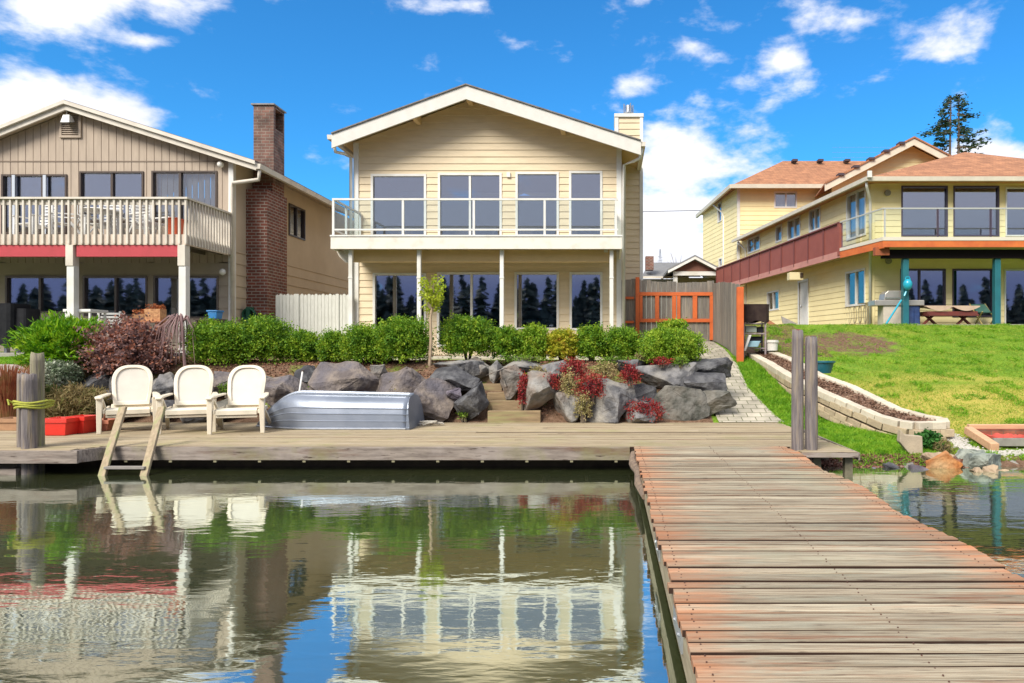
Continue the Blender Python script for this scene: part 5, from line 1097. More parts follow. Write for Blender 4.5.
shore = [(922,962,452,482,9.95,'o','rust orange boulder at the waterline'),(920,951,451,464,10.1,'t','tan flat topped boulder resting behind the rust orange boulder'),
 (954,987,449,466,10.2,'n','grey green angular boulder at the back of the shore rocks'),(961,1004,452,476,9.95,'n','big domed grey green boulder at the right end of the shore rocks'),
 (907,930,463,479,9.9,'v','violet grey rock at the waterline left of the orange boulder'),(971,984,466,477,9.6,'t','small tan stone left of a second one at the waterline'),(983,999,465,478,9.6,'t','rounded tan stone right of the small tan stone'),
 (988,1001,474,482,9.4,'d','little dark pebble in the water before the tan stones'),(996,1012,470,480,9.6,'t','flat tan stone lowest on the right'),(899,912,462,474,10.0,'m','small mossy rock left of the violet grey rock'),(868,886,468,482,9.8,'v','wet dark violet rock under the end of the deck platform'),(884,902,464,477,9.9,'d','small dark rock on the bank near the deck platform end'),(1004,1034,460,476,10.1,'g','low grey rock at the right edge of the photo')]
for s_ in shore: rock(*s_, group=SG, deep=.25, name='shore_rock', n=13, cat='rock')
# gravel and timber frame
C = []
for k in range(1500):
    t_ = random.random(); a = interp(t_, [(0,952),(.35,962),(.7,985),(1,1030)]); b = interp(t_, [(0,438),(.35,444),(.7,449),(1,448)]); Y = EYE+.12; Y = (1.35+.16)*F/(b-HY)
    C.append((PX(a,Y)+random.gauss(0,.07), Y+random.gauss(0,.11), 0))
mb = MB()
for (x,y,_) in C: z = ground(x,y); r = random.uniform(.008,.02); mb.ball((x,y,z+.012+random.random()*.02), r, 6, (1.2,1,.7))
gv = mb.build('white_gravel', mat('white_gravel', (.56,.53,.48), (.42,.40,.36), 20, .8)); tag(gv, 'winding strip of loose white gravel beside the timber frame', 'gravel', kind='stuff')
t = thing('timber_box', 'unfinished brick lined timber box beside the gravel at the right edge of the photo', 'frame', (6.6, 11.4, -.15)); TB = mat('new_timber', (.62,.38,.22), (.52,.30,.17), 4, .7, .1, 20, (1,6,6)); p = lambda a,b,Y: Vector(PP(a,b,Y))
MB().bar(p(968,427,11.6), p(1060,427,11.6), .1,.09).build('rail', TB, t, bevel=.01); MB().bar(p(968,430,11.5), p(995,447.5,10.65), .13,.12).build('rail', TB, t, bevel=.01)
MB().box(PX(973,11.55), PX(1060,11.55), 11.5, 11.55, PZ(439,11.5), PZ(429,11.5)).build('brick_lining', brickmat('small_brick', (.34,.11,.06), (.26,.08,.05), (.2,.12,.08), .2, .07, .008), t)
MB().bar(p(993,442,10.95), p(1060,442,10.95), .05,.12).build('front_plank', mat('grey_plank', (.3,.28,.25), (.22,.2,.18), 6), t)
mb = MB(); x0, x1 = PX(984,11.4), PX(1045,11.4); mb.v = []; 
for i in range(25):
    for j in range(5): mb.v.append((x0+(x1-x0)*i/24, 11.0+.11*j, PZ(437,11.2)+.08*noise.noise(Vector((i*.5,j*.7,1)))+.02))
mb.f = [(i*5+j, (i+1)*5+j, (i+1)*5+j+1, i*5+j+1) for i in range(24) for j in range(4)]
t2 = solo(mb, 'red_tarp', mat('red_cloth', (.55,.08,.05), (.42,.06,.04), 6), 'crumpled red tarp lying inside the timber frame', 'tarp')
sm = t2.modifiers.new('thick', 'SOLIDIFY'); sm.thickness = .02
# storage rack with covered top
Yk = 16.9; t = thing('covered_grill', 'dark cloth covered grill standing on a cluttered rack behind the orange end post', 'grill', (PX(755,Yk), Yk, PZ(322,Yk)))
drape(PX(742,Yk), PX(768,Yk), 16.7, 17.2, PZ(322,Yk), PZ(304.5,Yk), -.02, 6).build('cover', mat('charcoal_cover', (.03,.02,.02), (.05,.035,.03), 6, .85, spec=.1), t)
rk = thing('storage_rack', 'metal rack holding odds and ends below the dark covered grill', 'rack', (PX(755,Yk), Yk, 1.1)); DW = mat('rack_metal', (.35,.3,.3), (.2,.15,.15), 12, .5)
for py in (323.5, 333.5, 348): MB().box(PX(742,Yk), PX(765,Yk), 16.75, 17.15, PZ(py+.8,Yk), PZ(py-.4,Yk)).build('shelf', DW, rk)
for px in (743, 764):
    for y in (16.76, 17.13): MB().box(PX(px,Yk)-.018, PX(px,Yk)+.018, y-.018, y+.018, 1.0, PZ(322,Yk)).build('leg', DW, rk)
def clutter(name, lab, cat, a, b, y0, y1, m, sk=0, Y=16.95):
    x0_, x1_ = PX(a,Y), PX(b,Y); z0_, z1_ = PZ(y1,Y), PZ(y0,Y); s_ = sk*Y/F
    return solo(MB().hexa([(x0_,Y-.1,z0_),(x1_,Y-.1,z0_),(x1_,Y+.1,z0_),(x0_,Y+.1,z0_),(x0_+s_,Y-.09,z1_),(x1_+s_,Y-.09,z1_),(x1_+s_,Y+.09,z1_),(x0_+s_,Y+.09,z1_)]), name, m, lab, cat, 'clutter on the storage rack', bevel=.012)
clutter('plastic_crate', 'grey green crate on the middle shelf of the storage rack', 'crate', 745, 756, 326, 332.5, mat('sage_plastic', (.35,.4,.33), (.25,.3,.25), 9))
clutter('paint_tin', 'black tin on the middle shelf of the storage rack', 'tin', 757, 763, 327, 332.5, BLACK)
clutter('folded_tarp', 'light blue folded tarp leaning at the bottom of the storage rack', 'tarp', 744, 757, 341, 347, mat('blue_tarp', (.25,.42,.5), (.2,.33,.4), 6), 3, 16.7)
clutter('board', 'pale board leaning across the lower part of the storage rack', 'board', 742.5, 745, 335, 351, mat('pale_board', (.6,.6,.58)), 6, 16.6)
clutter('plastic_crate', 'black crate on the lower shelf of the storage rack', 'crate', 748, 762, 336.5, 343, BLACK)
x = PX(771.5,16.9); z0, z1 = ground(x,16.9), PZ(340,16.9); z0 = PZ(350.5,16.9); t = thing('bucket', 'white plastic bucket at the head of the raised bed', 'bucket', (x,16.9,z0))
MB().lathe((x,16.9,z0),[(0,0),(.14,0),(.165,z1-z0),(.145,z1-z0),(.13,.03),(0,.03)],24).build('body', W_TRIM, t, smooth=False); MB().lathe((x,16.9,z1-.06),[(.166,0),(.18,0),(.18,.03),(.166,.03)],24).build('rim', W_TRIM, t)
x = PX(822,13.9); t = thing('plant_tub', 'dark teal plastic tub on the lawn behind the two mooring posts on the right', 'tub', (x,14.6,PZ(373,14.6))); x = PX(822.5,14.6); t.location.x = x; z0 = PZ(373,14.6); h = PZ(361,14.6)-z0
MB().lathe((x,14.6,z0),[(0,0),(.17,0),(.24,h),(.215,h),(.16,.03),(0,.03)],24).build('body', mat('teal_plastic', (.01,.10,.14), rough=.4), t); MB().lathe((x,14.6,z0+h-.04),[(.235,0),(.26,.01),(.26,.04),(.24,.04)],24).build('rim', mat('teal_plastic', (0,0,0)), t)
for (a,b,y0,y1,Y,lab,m) in ((768,782,318,333,23.5,'brown rusty board leaning before the yellow side wall',mat('rust_board',(.36,.16,.07),(.26,.11,.05),4)),(783,798,316,329,25,'grey weathered board lying before the yellow side wall',mat('grey_plank',(0,0,0)))):
    x0,x1=PX(a,Y),PX(b,Y); solo(MB().hexa([(x0,Y,PZ(y1-6,Y)),(x1,Y,PZ(y1,Y)),(x1,Y+.08,PZ(y1,Y)),(x0,Y+.08,PZ(y1-6,Y)),(x0,Y+.2,PZ(y0,Y)),(x1,Y+.2,PZ(y1-6,Y)),(x1,Y+.28,PZ(y1-6,Y)),(x0,Y+.28,PZ(y0,Y))]),'leaning_board',m,lab,'board')
# ---------------------------------------------------------------- timber steps
ST = mat('step_timber', (.30,.215,.12), (.19,.135,.075), 5, .85, .3, 18, (.5,4,4), c3=(.28,.27,.12))
sg = thing('timber_steps', 'flight of landscape timber steps climbing between the boulders from the deck', 'steps', (PX(510,12.9), 12.9, 0))
for (x0,x1,y0,y1,Y) in ((487.5,540.5,411,421,12.72),(488,522.5,401,410,13.0),(487,515,392.5,400,13.3),(481,502,384,391,13.65),(474.5,491,375.5,382,14.0),(431,466,360.5,366.5,14.7)):
    a, b = PX(x0,Y), PX(x1,Y); z1_, z0_ = PZ(y0,Y), PZ(y1,Y)
    MB().hexa([(a,Y,z0_-.05),(b,Y,z0_-.05+.01),(b,Y+.15,z0_-.05),(a,Y+.15,z0_-.05),(a,Y,z1_),(b,Y,z1_+.008),(b,Y+.15,z1_+.004),(a,Y+.15,z1_)]).build('step', ST, sg, bevel=.012)
    mb = MB().box(a+.02, b-.02, Y+.152, Y+.5, z0_-.05, z1_-.035); mb.build('tread_fill', mat('tread_soil', (.26,.18,.11), (.18,.12,.08), 12, .95, .6), sg)
# ---------------------------------------------------------------- deck and dock
def woodmat(name, cols, island, edge=False):
    m = bpy.data.materials.new(name); m.use_nodes = True; nt = m.node_tree; N = nt.nodes; L = nt.links; p = N['Principled BSDF']; p.inputs['Roughness'].default_value = .82; p.inputs['Specular IOR Level'].default_value = .3
    tc = N.new('ShaderNodeTexCoord'); g = N.new('ShaderNodeNewGeometry')
    def noi(s, d, st, w=0, isl=True):
        mp = N.new('ShaderNodeMapping'); mp.inputs['Scale'].default_value = st; L.new(tc.outputs['Object'], mp.inputs[0]); n = N.new('ShaderNodeTexNoise'); n.noise_dimensions = '4D'; n.inputs['Scale'].default_value = s; n.inputs['Detail'].default_value = d; n.inputs['Roughness'].default_value = .65
        if isl:
            a = N.new('ShaderNodeMath'); a.operation = 'MULTIPLY_ADD'; L.new(g.outputs['Random Per Island'], a.inputs[0]); a.inputs[1].default_value = 40; a.inputs[2].default_value = w; L.new(a.outputs[0], n.inputs['W'])
        else: n.inputs['W'].default_value = w
        L.new(mp.outputs[0], n.inputs['Vector']); return n.outputs[0]
    def mix(f, a, b, lo, hi):
        r = N.new('ShaderNodeMapRange'); L.new(f, r.inputs[0]); r.inputs[1].default_value = lo; r.inputs[2].default_value = hi; x = N.new('ShaderNodeMix'); x.data_type = 'RGBA'; L.new(r.outputs[0], x.inputs[0])
        for i, c in ((6, a), (7, b)):
            if isinstance(c, tuple): x.inputs[i].default_value = (*c, 1)
            else: L.new(c, x.inputs[i])
        return x.outputs[2]
    grain = noi(1.0, 9, (2.2, 75, 20)); broad = noi(1.0, 6, (1.4, 7, 1), 7)
    c = mix(grain, cols[0], cols[1], .42, .62)
    c = mix(broad, c, cols[2], .5, .75)
    c = mix(noi(1, 7, (.7, 14, 5), 21), c, cols[3], .54, .66)
    if edge:   # worn reddish wood towards the plank ends
        sp = N.new('ShaderNodeSeparateXYZ'); L.new(tc.outputs['Object'], sp.inputs[0]); a = N.new('ShaderNodeMath'); a.operation = 'ABSOLUTE'; L.new(sp.outputs[0], a.inputs[0])
        b = N.new('ShaderNodeMath'); b.operation = 'MULTIPLY_ADD'; L.new(a.outputs[0], b.inputs[0]); b.inputs[1].default_value = .55; L.new(noi(1, 6, (1.5, 8, 1), 3), b.inputs[2])
        c = mix(b.outputs[0], c, cols[4], .86, 1.22)
        c = mix(noi(1, 6, (.5,.5,.5), 11, False), c, (.30,.31,.22), .52, .8)
    else: c = mix(noi(1.2, 6, (1,1,1), 11, False), c, cols[4], .52, .75)
    h = N.new('ShaderNodeHueSaturation'); r = N.new('ShaderNodeMapRange'); L.new(g.outputs['Random Per Island'], r.inputs[0]); r.inputs[3].default_value = 1-island; r.inputs[4].default_value = 1+island; L.new(r.outputs[0], h.inputs['Value']); L.new(c, h.inputs['Color']); c = h.outputs[0]
    c = mix(noi(1, 5, (3.5, 70, 30), 31), c, (.05,.03,.022), .60, .68)
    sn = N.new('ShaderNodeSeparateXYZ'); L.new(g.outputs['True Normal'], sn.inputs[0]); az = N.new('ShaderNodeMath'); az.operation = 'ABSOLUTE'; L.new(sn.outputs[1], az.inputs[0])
    if name != 'fascia_wood': c = mix(az.outputs[0], c, (.04,.02,.013), .5, .95)     # plank side faces darkened so the gaps read dark
    L.new(c, p.inputs['Base Color']); b = N.new('ShaderNodeBump'); b.inputs['Strength'].default_value = .8; b.inputs['Distance'].default_value = .006; L.new(grain, b.inputs['Height']); L.new(b.outputs[0], p.inputs['Normal']); return m
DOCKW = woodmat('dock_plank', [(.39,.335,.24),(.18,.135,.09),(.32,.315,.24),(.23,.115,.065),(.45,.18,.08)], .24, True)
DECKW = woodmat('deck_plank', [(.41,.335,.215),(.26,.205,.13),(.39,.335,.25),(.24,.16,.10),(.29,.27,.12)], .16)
FASW = woodmat('fascia_wood', [(.33,.28,.24),(.17,.14,.12),(.38,.33,.30),(.18,.11,.08),(.24,.23,.10)], .1)
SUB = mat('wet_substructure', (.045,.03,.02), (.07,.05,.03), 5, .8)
dk = thing('deck', 'weathered plank deck along the foot of the boulder wall', 'deck', (-4, 11, 0))
def boards(mb, x0f, x1f, y0, y1, wd, gap, th=.038, rag=.012, segs=1, log=None):
    y = y0
    while y < y1-.02:
        w_ = min(wd*random.uniform(.97,1.03), y1-y); dz = random.uniform(-.004,.004); a, b = x0f(y)+random.uniform(-rag,rag), x1f(y)+random.uniform(-rag,rag)
        cuts = [a]+sorted(random.uniform(a,b) for _ in range(segs-1))+[b]
        for p_, q_ in zip(cuts, cuts[1:]):
            n_ = max(2, int((q_-p_)/.35)); k0 = len(mb.v); ph = random.random()*20; gp = gap*random.uniform(.35,1.7); f0 = y+gp/2; f1 = y+w_-gp/2; tl = random.uniform(-.004,.004); sl = random.uniform(-.004,.004)
            for i in range(n_+1):
                x_ = p_+.002+(q_-p_-.004)*i/n_; wv = .0035*noise.noise(Vector((x_*1.7, ph, 0))); cu = .003*noise.noise(Vector((x_*.8, ph, 5)))
                wv += sl*i/n_; mb.v += [(x_,f0+wv,-th+dz),(x_,f0+wv,dz-.006+cu+tl),(x_,f0+wv+.007,dz+cu+tl),(x_,f1+wv-.007,dz+cu-tl),(x_,f1+wv,dz-.006+cu-tl),(x_,f1+wv,-th+dz)]
            for i in range(n_):
                s_ = k0+i*6
                for j in range(6): mb.f.append((s_+j, s_+(j+1)%6, s_+6+(j+1)%6, s_+6+j))
            mb.f.append(tuple(k0+j for j in range(6))[::-1]); mb.f.append(tuple(k0+n_*6+j for j in range(6)))
        if log is not None: log.append((y, w_, dz))
        y += w_
mb = MB(); boards(mb, lambda y: -16, lambda y: interp(y, [(9.6,3.2),(10.5,3.15),(12.75,3.1)]), 9.62, 12.72, .142, .010, segs=3)
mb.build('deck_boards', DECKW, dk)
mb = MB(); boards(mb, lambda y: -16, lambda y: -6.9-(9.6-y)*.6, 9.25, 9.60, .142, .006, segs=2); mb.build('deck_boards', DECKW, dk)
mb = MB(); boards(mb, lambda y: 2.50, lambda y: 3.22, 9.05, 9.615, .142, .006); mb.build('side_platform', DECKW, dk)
def fboard(mb, p, q, h=.2, th=.04): mb.bar((p[0],p[1],-.042-h/2),(q[0],q[1],-.042-h/2), th, h)
mb = MB(); mb.box(-6.88, .3, 9.575, 9.61, -.185, -.004); mb.build('front_fascia', FASW, dk, bevel=.004)
mb = MB(); mb.box(-16, -6.98, 9.2, 9.24, -.17, -.004); mb.bar((-7.1,9.22,-.09),(-6.88,9.6,-.09), .035,.17); mb.build('front_fascia', FASW, dk, bevel=.004)
mb = MB().box(2.5, 3.23, 9.02, 9.046, -.06, -.004); mb.box(3.235,3.26,9.05,12.6,-.1,-.006); mb.build('platform_edge', FASW, dk)
mb = MB()
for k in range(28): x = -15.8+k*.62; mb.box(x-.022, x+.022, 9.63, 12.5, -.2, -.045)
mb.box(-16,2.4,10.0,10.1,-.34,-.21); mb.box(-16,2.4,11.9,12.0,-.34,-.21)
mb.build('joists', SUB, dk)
mb = MB()
for k in range(12): x = -6.6+k*.61; mb.box(x-.02, x+.02, 9.578, 9.60, -.215, -.19)
mb.build('joist_ends', mat('joist_end', (.22,.2,.12)), dk)
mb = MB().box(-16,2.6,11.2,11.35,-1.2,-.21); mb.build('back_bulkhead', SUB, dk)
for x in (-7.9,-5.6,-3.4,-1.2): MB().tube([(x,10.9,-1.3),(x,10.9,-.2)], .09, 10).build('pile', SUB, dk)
for x, y in ((2.75,9.25),(3.15,9.2),(3.15,10.2)): MB().box(x-.05,x+.05,y-.05,y+.05,-.9,-.05).build('pile', mat('mossy_pile', (.12,.11,.07), (.2,.18,.12), 8), dk)
MB().box(-10, PX(22,9.4), 9.3, 9.7, -.6, -.26).build('bulkhead_block', FASW, dk)
# dock
DX0, DX1 = .355, 2.44; dc = thing('dock', 'long weathered plank dock running towards the viewer from the deck', 'dock', ((DX0+DX1)/2, 5, 0))
BY = []
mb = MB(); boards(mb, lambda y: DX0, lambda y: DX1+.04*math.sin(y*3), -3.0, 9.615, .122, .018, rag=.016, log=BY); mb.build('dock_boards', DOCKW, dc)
mb = MB()
for (y_, w_, dz) in BY:
    for nx_ in (DX0+.075, 1.385, DX1-.1):
        for f_ in (.25, .75):
            X_, Y_ = nx_+random.uniform(-.012,.012), y_+w_*(f_+random.uniform(-.06,.06)); mb.lathe((X_,Y_,dz+.001), [(.0042,-.002),(.0042,.003),(0,.0033)], 7)
nh = mb.build('nail_heads', mat('rusty_nail', (.07,.035,.025), (.13,.06,.04), 30, .7), dc); nh['kind'] = 'stuff'
mb = MB().box(DX0+.016, DX0+.06, -3, 9.56, -.22, -.043); mb.box(DX1-.1, DX1-.06, -3, 9.56, -.22, -.043); mb.build('stringer', mat('stringer_wood', (.42,.36,.24), (.27,.22,.14), 4, .8, .3, 12, (6,1,6)), dc)
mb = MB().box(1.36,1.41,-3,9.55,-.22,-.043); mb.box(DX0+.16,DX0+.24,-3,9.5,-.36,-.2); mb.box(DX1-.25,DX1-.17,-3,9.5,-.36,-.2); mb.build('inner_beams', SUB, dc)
for y in (-1.5,.9,3.1,5.35,7.5,9.1):
    for x in (DX0+.2, DX1-.2): MB().tube([(x,y,-1.3),(x,y,-.2)], .075, 10).build('pile', mat('mossy_pile', (0,0,0)), dc)
for y0,y1 in ((4.95,5.35),(3.45,3.85),(1.6,2.0)):
    m = MB().box(DX0+.004, DX0+.0155, y0, y1, -.16, -.044).build('bracket', METAL, dc)
    b_ = MB()
    for yy in (y0+.1, y0+.3): b_.tube([(DX0+.004,yy,-.1),(DX0-.006,yy,-.1)], .012, 8)
    b_.build('bolts', METAL, m)
# rough bark edge at the far corner of the dock
mb = MB()
mb.tube([(DX0+.0,9.5,-.1),(DX0-.02,8.9,-.13),(DX0+.01,8.3,-.12),(DX0-.005,7.7,-.15),(DX0+.01,7.0,-.14)], [.06,.07,.05,.06,.03], 8); mb.build('bark_edge', mat('bark', (.26,.19,.13), (.14,.10,.08), 12, .9, .8, 25), dc)
# ---------------------------------------------------------------- mooring posts
PW = mat('post_wood', (.24,.21,.20), (.115,.10,.105), 3, .85, .7, 9, (9,9,.7), c3=(.30,.24,.16), c3s=2.2, detail=9); PW2 = mat('post_wood_mossy', (.30,.27,.18), (.16,.14,.11), 3, .85, .7, 9, (9,9,.7), c3=(.26,.26,.11), c3s=3)
def post(px0, px1, top, Y, m, lab, lean=0, bot=-1.2, grp=None):
    x = PX((px0+px1)/2, Y); r = (px1-px0)/2*Y/F; zt = PZ(top, Y); mb = MB(); n_ = 18; rows_ = 22; sd_ = px0*.37
    for j in range(rows_+1):
        z = bot+(zt-bot)*j/rows_
        for k in range(n_):
            a = 2*math.pi*k/n_; rr = r*(1+.07*noise.noise(Vector((math.cos(a)*1.5+sd_, math.sin(a)*1.5, z*.7)))-.10*max(0, noise.noise(Vector((a*2.2+sd_, z*.25, 1))))*2)*(1-.03*(j/rows_))
            if j == rows_: rr *= .93
            zz = z+(.02*noise.noise(Vector((math.cos(a)*2+sd_,math.sin(a)*2,0)))*2 if j >= rows_ else 0)
            mb.v.append((x+lean*j/rows_+rr*math.cos(a), Y+rr*math.sin(a), zz))
    mb.f = [(j*n_+k, j*n_+(k+1)%n_, (j+1)*n_+(k+1)%n_, (j+1)*n_+k) for j in range(rows_) for k in range(n_)]
    mb.v.append((x+lean, Y, zt-.01)); c_ = len(mb.v)-1; mb.f += [(rows_*n_+k, rows_*n_+(k+1)%n_, c_) for k in range(n_)]
    t = thing('mooring_post', lab, 'post', (x, Y, bot), grp); mb.build('shaft', m, t, smooth=True); return t
t = post(791.3,803.8,330.5,9.3,PW,'taller left mooring post of the pair standing where deck and dock meet on the right')
x = PX(797.5,9.3); MB().ball((x+.0,9.3,PZ(330.5,9.3)-.01), .06, 10, (1.1,1,.5)).build('rusty_cap', mat('rust', (.2,.06,.03), (.12,.04,.03), 20, .9), t)
post(804.6,817.6,337,9.3,PW,'shorter right mooring post of the pair standing where deck and dock meet on the right')
post(31,43.3,353,9.62,PW2,'tallest mooring post of the left cluster, behind the other two')
post(17.6,25,373.5,9.56,PW,'thin left mooring post of the roped cluster at the left edge')
post(22.5,36,374,9.42,PW,'thick front mooring post of the roped cluster at the left edge')
ro_ = thing('mooring_rope', 'yellow green rope wound round the cluster of three posts at the left', 'rope', (PX(30,9.4),9.4,.7)); mb = MB(); zc = PZ(405,9.4); x = PX(29.8,9.45)
for k in range(3):
    mb.tube([(x+(.20+.01*k)*math.cos(a), 9.52+.2*math.sin(a), zc-.03+.035*k+.012*math.sin(3*a+k)) for a in [i*2*math.pi/28 for i in range(29)]], .017, 6)
mb.tube([(x-.19,9.42,zc+.02),(x-.24,9.38,zc+.07),(x-.2,9.36,zc+.0)], .014, 6); mb.build('coils', mat('green_rope', (.42,.42,.05), (.28,.30,.04), 40, .8), ro_)
# ladder
LD = mat('ladder_wood', (.42,.33,.22), (.28,.22,.14), 4, .8, .3, 14, (8,8,1), c3=(.30,.31,.14)); t = thing('swim_ladder', 'wooden ladder leaning from the water against the deck edge in front of the leftmost chair', 'ladder', (-6.5,9.4,-.6))
for a, b in (((-6.69,9.2),(-6.80,9.8)),((-6.13,9.2),(-6.26,9.8))):
    MB().bar((a[0]+.02,a[1]-.1,-.62),(b[0],b[1]+.02,.52), .10,.045,(0,1,0)).build('rail', LD, t, bevel=.008)
for z in (-.24,-.5): MB().box(-6.68,-6.15,9.27,9.36,z-.015,z+.015).build('rung', mat('grey_plank', (0,0,0)), t)
# ---------------------------------------------------------------- plastic chairs
CP = mat('cream_plastic', (.76,.69,.55), (.71,.63,.50), 2.5, .42, c3=(.52,.49,.39), c3s=3)
CPG = mat('aged_plastic_back', (.63,.59,.51), (.56,.52,.45), 3, .45)
def ribbon(mb, pts, wd, th): 
    for a, b in zip(pts, pts[1:]): mb.bar(a, b, wd, th)
def make_chair():
    t = thing('plastic_chair', '-', 'chair', (0,0,0), 'cream plastic armchairs on the deck')
    # backrest: rounded tall slab leaning back
    def bp(u, v, o=0): return Vector((u, .30+.30*v+o, .40+.66*v))
    out = []; n_ = 28
    for i in range(n_):
        a = math.pi*i/(n_-1); out.append((.275*math.copysign(abs(math.cos(a))**.7, math.cos(a)), .58+.42*abs(math.sin(a))**.85))
    out = [(.262,.30),(.235,.0)][::-1]+out[0:]+[(-.262,.30),(-.235,.0)]
    inn = [(u*.80, .07+(v-.0)*.86 if v > .02 else .10) for u, v in out]; N_ = len(out)
    mb = MB(); F_ = [bp(u,v,-.03) for u,v in out]; I_ = [bp(u,v,-.03) for u,v in inn]; Fb = [bp(u,v,.02) for u,v in out]; Ib = [bp(u,v,.01) for u,v in inn]
    mb.v = [tuple(p) for p in F_+I_+Fb+Ib]
    for i in range(N_):
        j = (i+1) % N_; mb.f += [(i,j,N_+j,N_+i),(2*N_+i,3*N_+i,3*N_+j,2*N_+j),(i,2*N_+i,2*N_+j,j),(N_+i,N_+j,3*N_+j,3*N_+i)]
    mb.build('back_frame', CP, t, bevel=.008, fix=True)
    mb = MB(); P_ = [bp(u*1.01,v,.0) for u,v in inn]; Q_ = [bp(u*1.01,v,.012) for u,v in inn]; mb.v = [tuple(p) for p in P_+Q_]; mb.f = [tuple(range(N_)), tuple(range(2*N_-1,N_-1,-1))]+[(i,i+N_,(i+1)%N_+N_,(i+1)%N_) for i in range(N_)]
    mb.build('backrest', CPG, t)
    mb = MB(); S_ = [(-.33,.365),(-.25,.40),(-.05,.375),(.15,.345),(.30,.36),(.34,.42)]
    for (a,za),(b,zb_) in zip(S_, S_[1:]): mb.hexa([(-.275,a,za-.022),(.275,a,za-.022),(.265,b,zb_-.022),(-.265,b,zb_-.022),(-.275,a,za),(.275,a,za),(.265,b,zb_),(-.265,b,zb_)])
    mb.hexa([(-.275,-.345,.30),(.275,-.345,.30),(.275,-.33,.30),(-.275,-.33,.30),(-.275,-.345,.365),(.275,-.345,.365),(.275,-.33,.365),(-.275,-.33,.365)])
    mb.build('seat', CP, t, fix=True)
    mb = MB().box(-.28,.28,-.32,-.29,.25,.29); mb.build('front_rail', CP, t, bevel=.006)
    for s in (-1, 1):
        mb = MB(); P_ = [(s*.355,-.40,.575),(s*.36,-.30,.59),(s*.345,-.05,.595),(s*.32,.2,.60),(s*.30,.37,.605)]; W_ = [.08,.105,.10,.08,.06]
        for i in range(4):
            a, b = P_[i], P_[i+1]; wa, wb = W_[i]/2, W_[i+1]/2; mb.hexa([(a[0]-wa,a[1],a[2]-.03),(a[0]+wa,a[1],a[2]-.03),(b[0]+wb,b[1],b[2]-.03),(b[0]-wb,b[1],b[2]-.03),(a[0]-wa,a[1],a[2]),(a[0]+wa,a[1],a[2]),(b[0]+wb,b[1],b[2]),(b[0]-wb,b[1],b[2])])
        mb.build('arm', CP, t, fix=True, bevel=.01)
        MB().hexa([(s*.355-.028,-.35,0),(s*.355+.028,-.35,0),(s*.355+.028,-.30,0),(s*.355-.028,-.30,0),(s*.345-.045,-.36,.55),(s*.345+.035,-.36,.55),(s*.345+.035,-.25,.55),(s*.345-.045,-.25,.55)]).build('leg', CP, t, bevel=.008)
        mb = MB(); mb.bar((s*.31,.02,.36),(s*.36,.50,0), .05,.05,(0,1,0)); mb.build('leg', CP, t, bevel=.008)
        mb = MB(); mb.bar((s*.30,-.34,.345),(s*.30,.36,.36), .03,.06); mb.bar((s*.335,-.24,.56),(s*.30,-.06,.36), .03,.05,(0,1,0)); mb.build('side_frame', CP, t, bevel=.006)
    return t
c1 = make_chair(); c2 = copy_tree(c1); c3 = copy_tree(c1)
for c, px, Y, rz, lab in ((c1,130,11.45,30,'leftmost cream plastic armchair, behind the wooden ladder'),(c2,190,11.4,24,'middle cream plastic armchair of the row of three on the deck'),(c3,241,11.35,17,'rightmost cream plastic armchair, beside the overturned boat')):
    c.location = (PX(px,Y), Y, .0); c.rotation_euler[2] = R(rz); c['label'] = lab; c.scale = (1.06,1.06,1.0)
# ---------------------------------------------------------------- boat
bt = thing('overturned_boat', 'overturned pale grey aluminium rowing boat lying on the deck against the boulders', 'boat', (-4.4, 12.1, 0))
AL = mat('boat_aluminium', (.27,.30,.36), (.22,.25,.31), 2.5, .36, .05, metal=.45, c3=(.18,.21,.26), c3s=1.3)
def boatsec(s):      # s 0 at transom (right), 1 at bow (left)
    w_ = .60*(1-max(0,(s-.45)/.55)**2.2*.97)*(1-.06*(1-s)); h = (.56+.06*s)*(1-max(0,(s-.70)/.30)**1.9*.93)
    x = -3.34-2.70*s
    pts = []; 
    prof = [(1.04,0,0),(1.05,.05,0),(1.0,.06,0),(.985,.22,0),(1.0,.24,0),(.975,.26,0),(.955,.42,0),(.97,.44,0),(.94,.46,0),(.91,.58,0),(.92,.60,0),(.88,.62,0),(.84,.70,0),(.77,.79,0),(.68,.86,0),(.56,.91,0),(.55,.94,0),(.51,.925,0),(.30,.965,0),(.05,.985,0),(.03,1.03,0)]
    k = min(1, max(0, (s-.5)/.5))
    for a, b, _ in prof: pts.append((w_*a, h*b))
    P = [Vector((x, 12.05-a*.85, b)) for a, b in pts]+[Vector((x, 12.05+a*.85, b)) for a, b in pts[::-1]]
    return P
mb = MB(); NS = 34; secs = [boatsec(i/NS) for i in range(NS+1)]; M_ = len(secs[0])
mb.v = [tuple(p) for s in secs for p in s]; mb.f = [(i*M_+j, i*M_+j+1, (i+1)*M_+j+1, (i+1)*M_+j) for i in range(NS) for j in range(M_-1)]
hull = mb.build('hull', AL, bt, smooth=True); hull.data.set_sharp_from_angle(angle=R(25)); sm = hull.modifiers.new('thick','SOLIDIFY'); sm.thickness = .012
mb = MB(); T = [Vector((p.x+.002+.06*(1-p.z/.53), p.y, p.z)) for p in secs[0]]; mb.v = [tuple(p) for p in secs[0]]+[tuple(p) for p in T]; mb.f = [tuple(range(M_,2*M_))]+[(i,i+1,i+1+M_,i+M_) for i in range(M_-1)]; mb.build('transom', AL, bt)
mb = MB(); G_ = [s[0]+Vector((0,0,.012)) for s in secs]; mb.tube(G_, .018, 6); G_ = [s[-1]+Vector((0,0,.012)) for s in secs]; mb.tube(G_, .018, 6); mb.build('gunwale', METAL, bt)
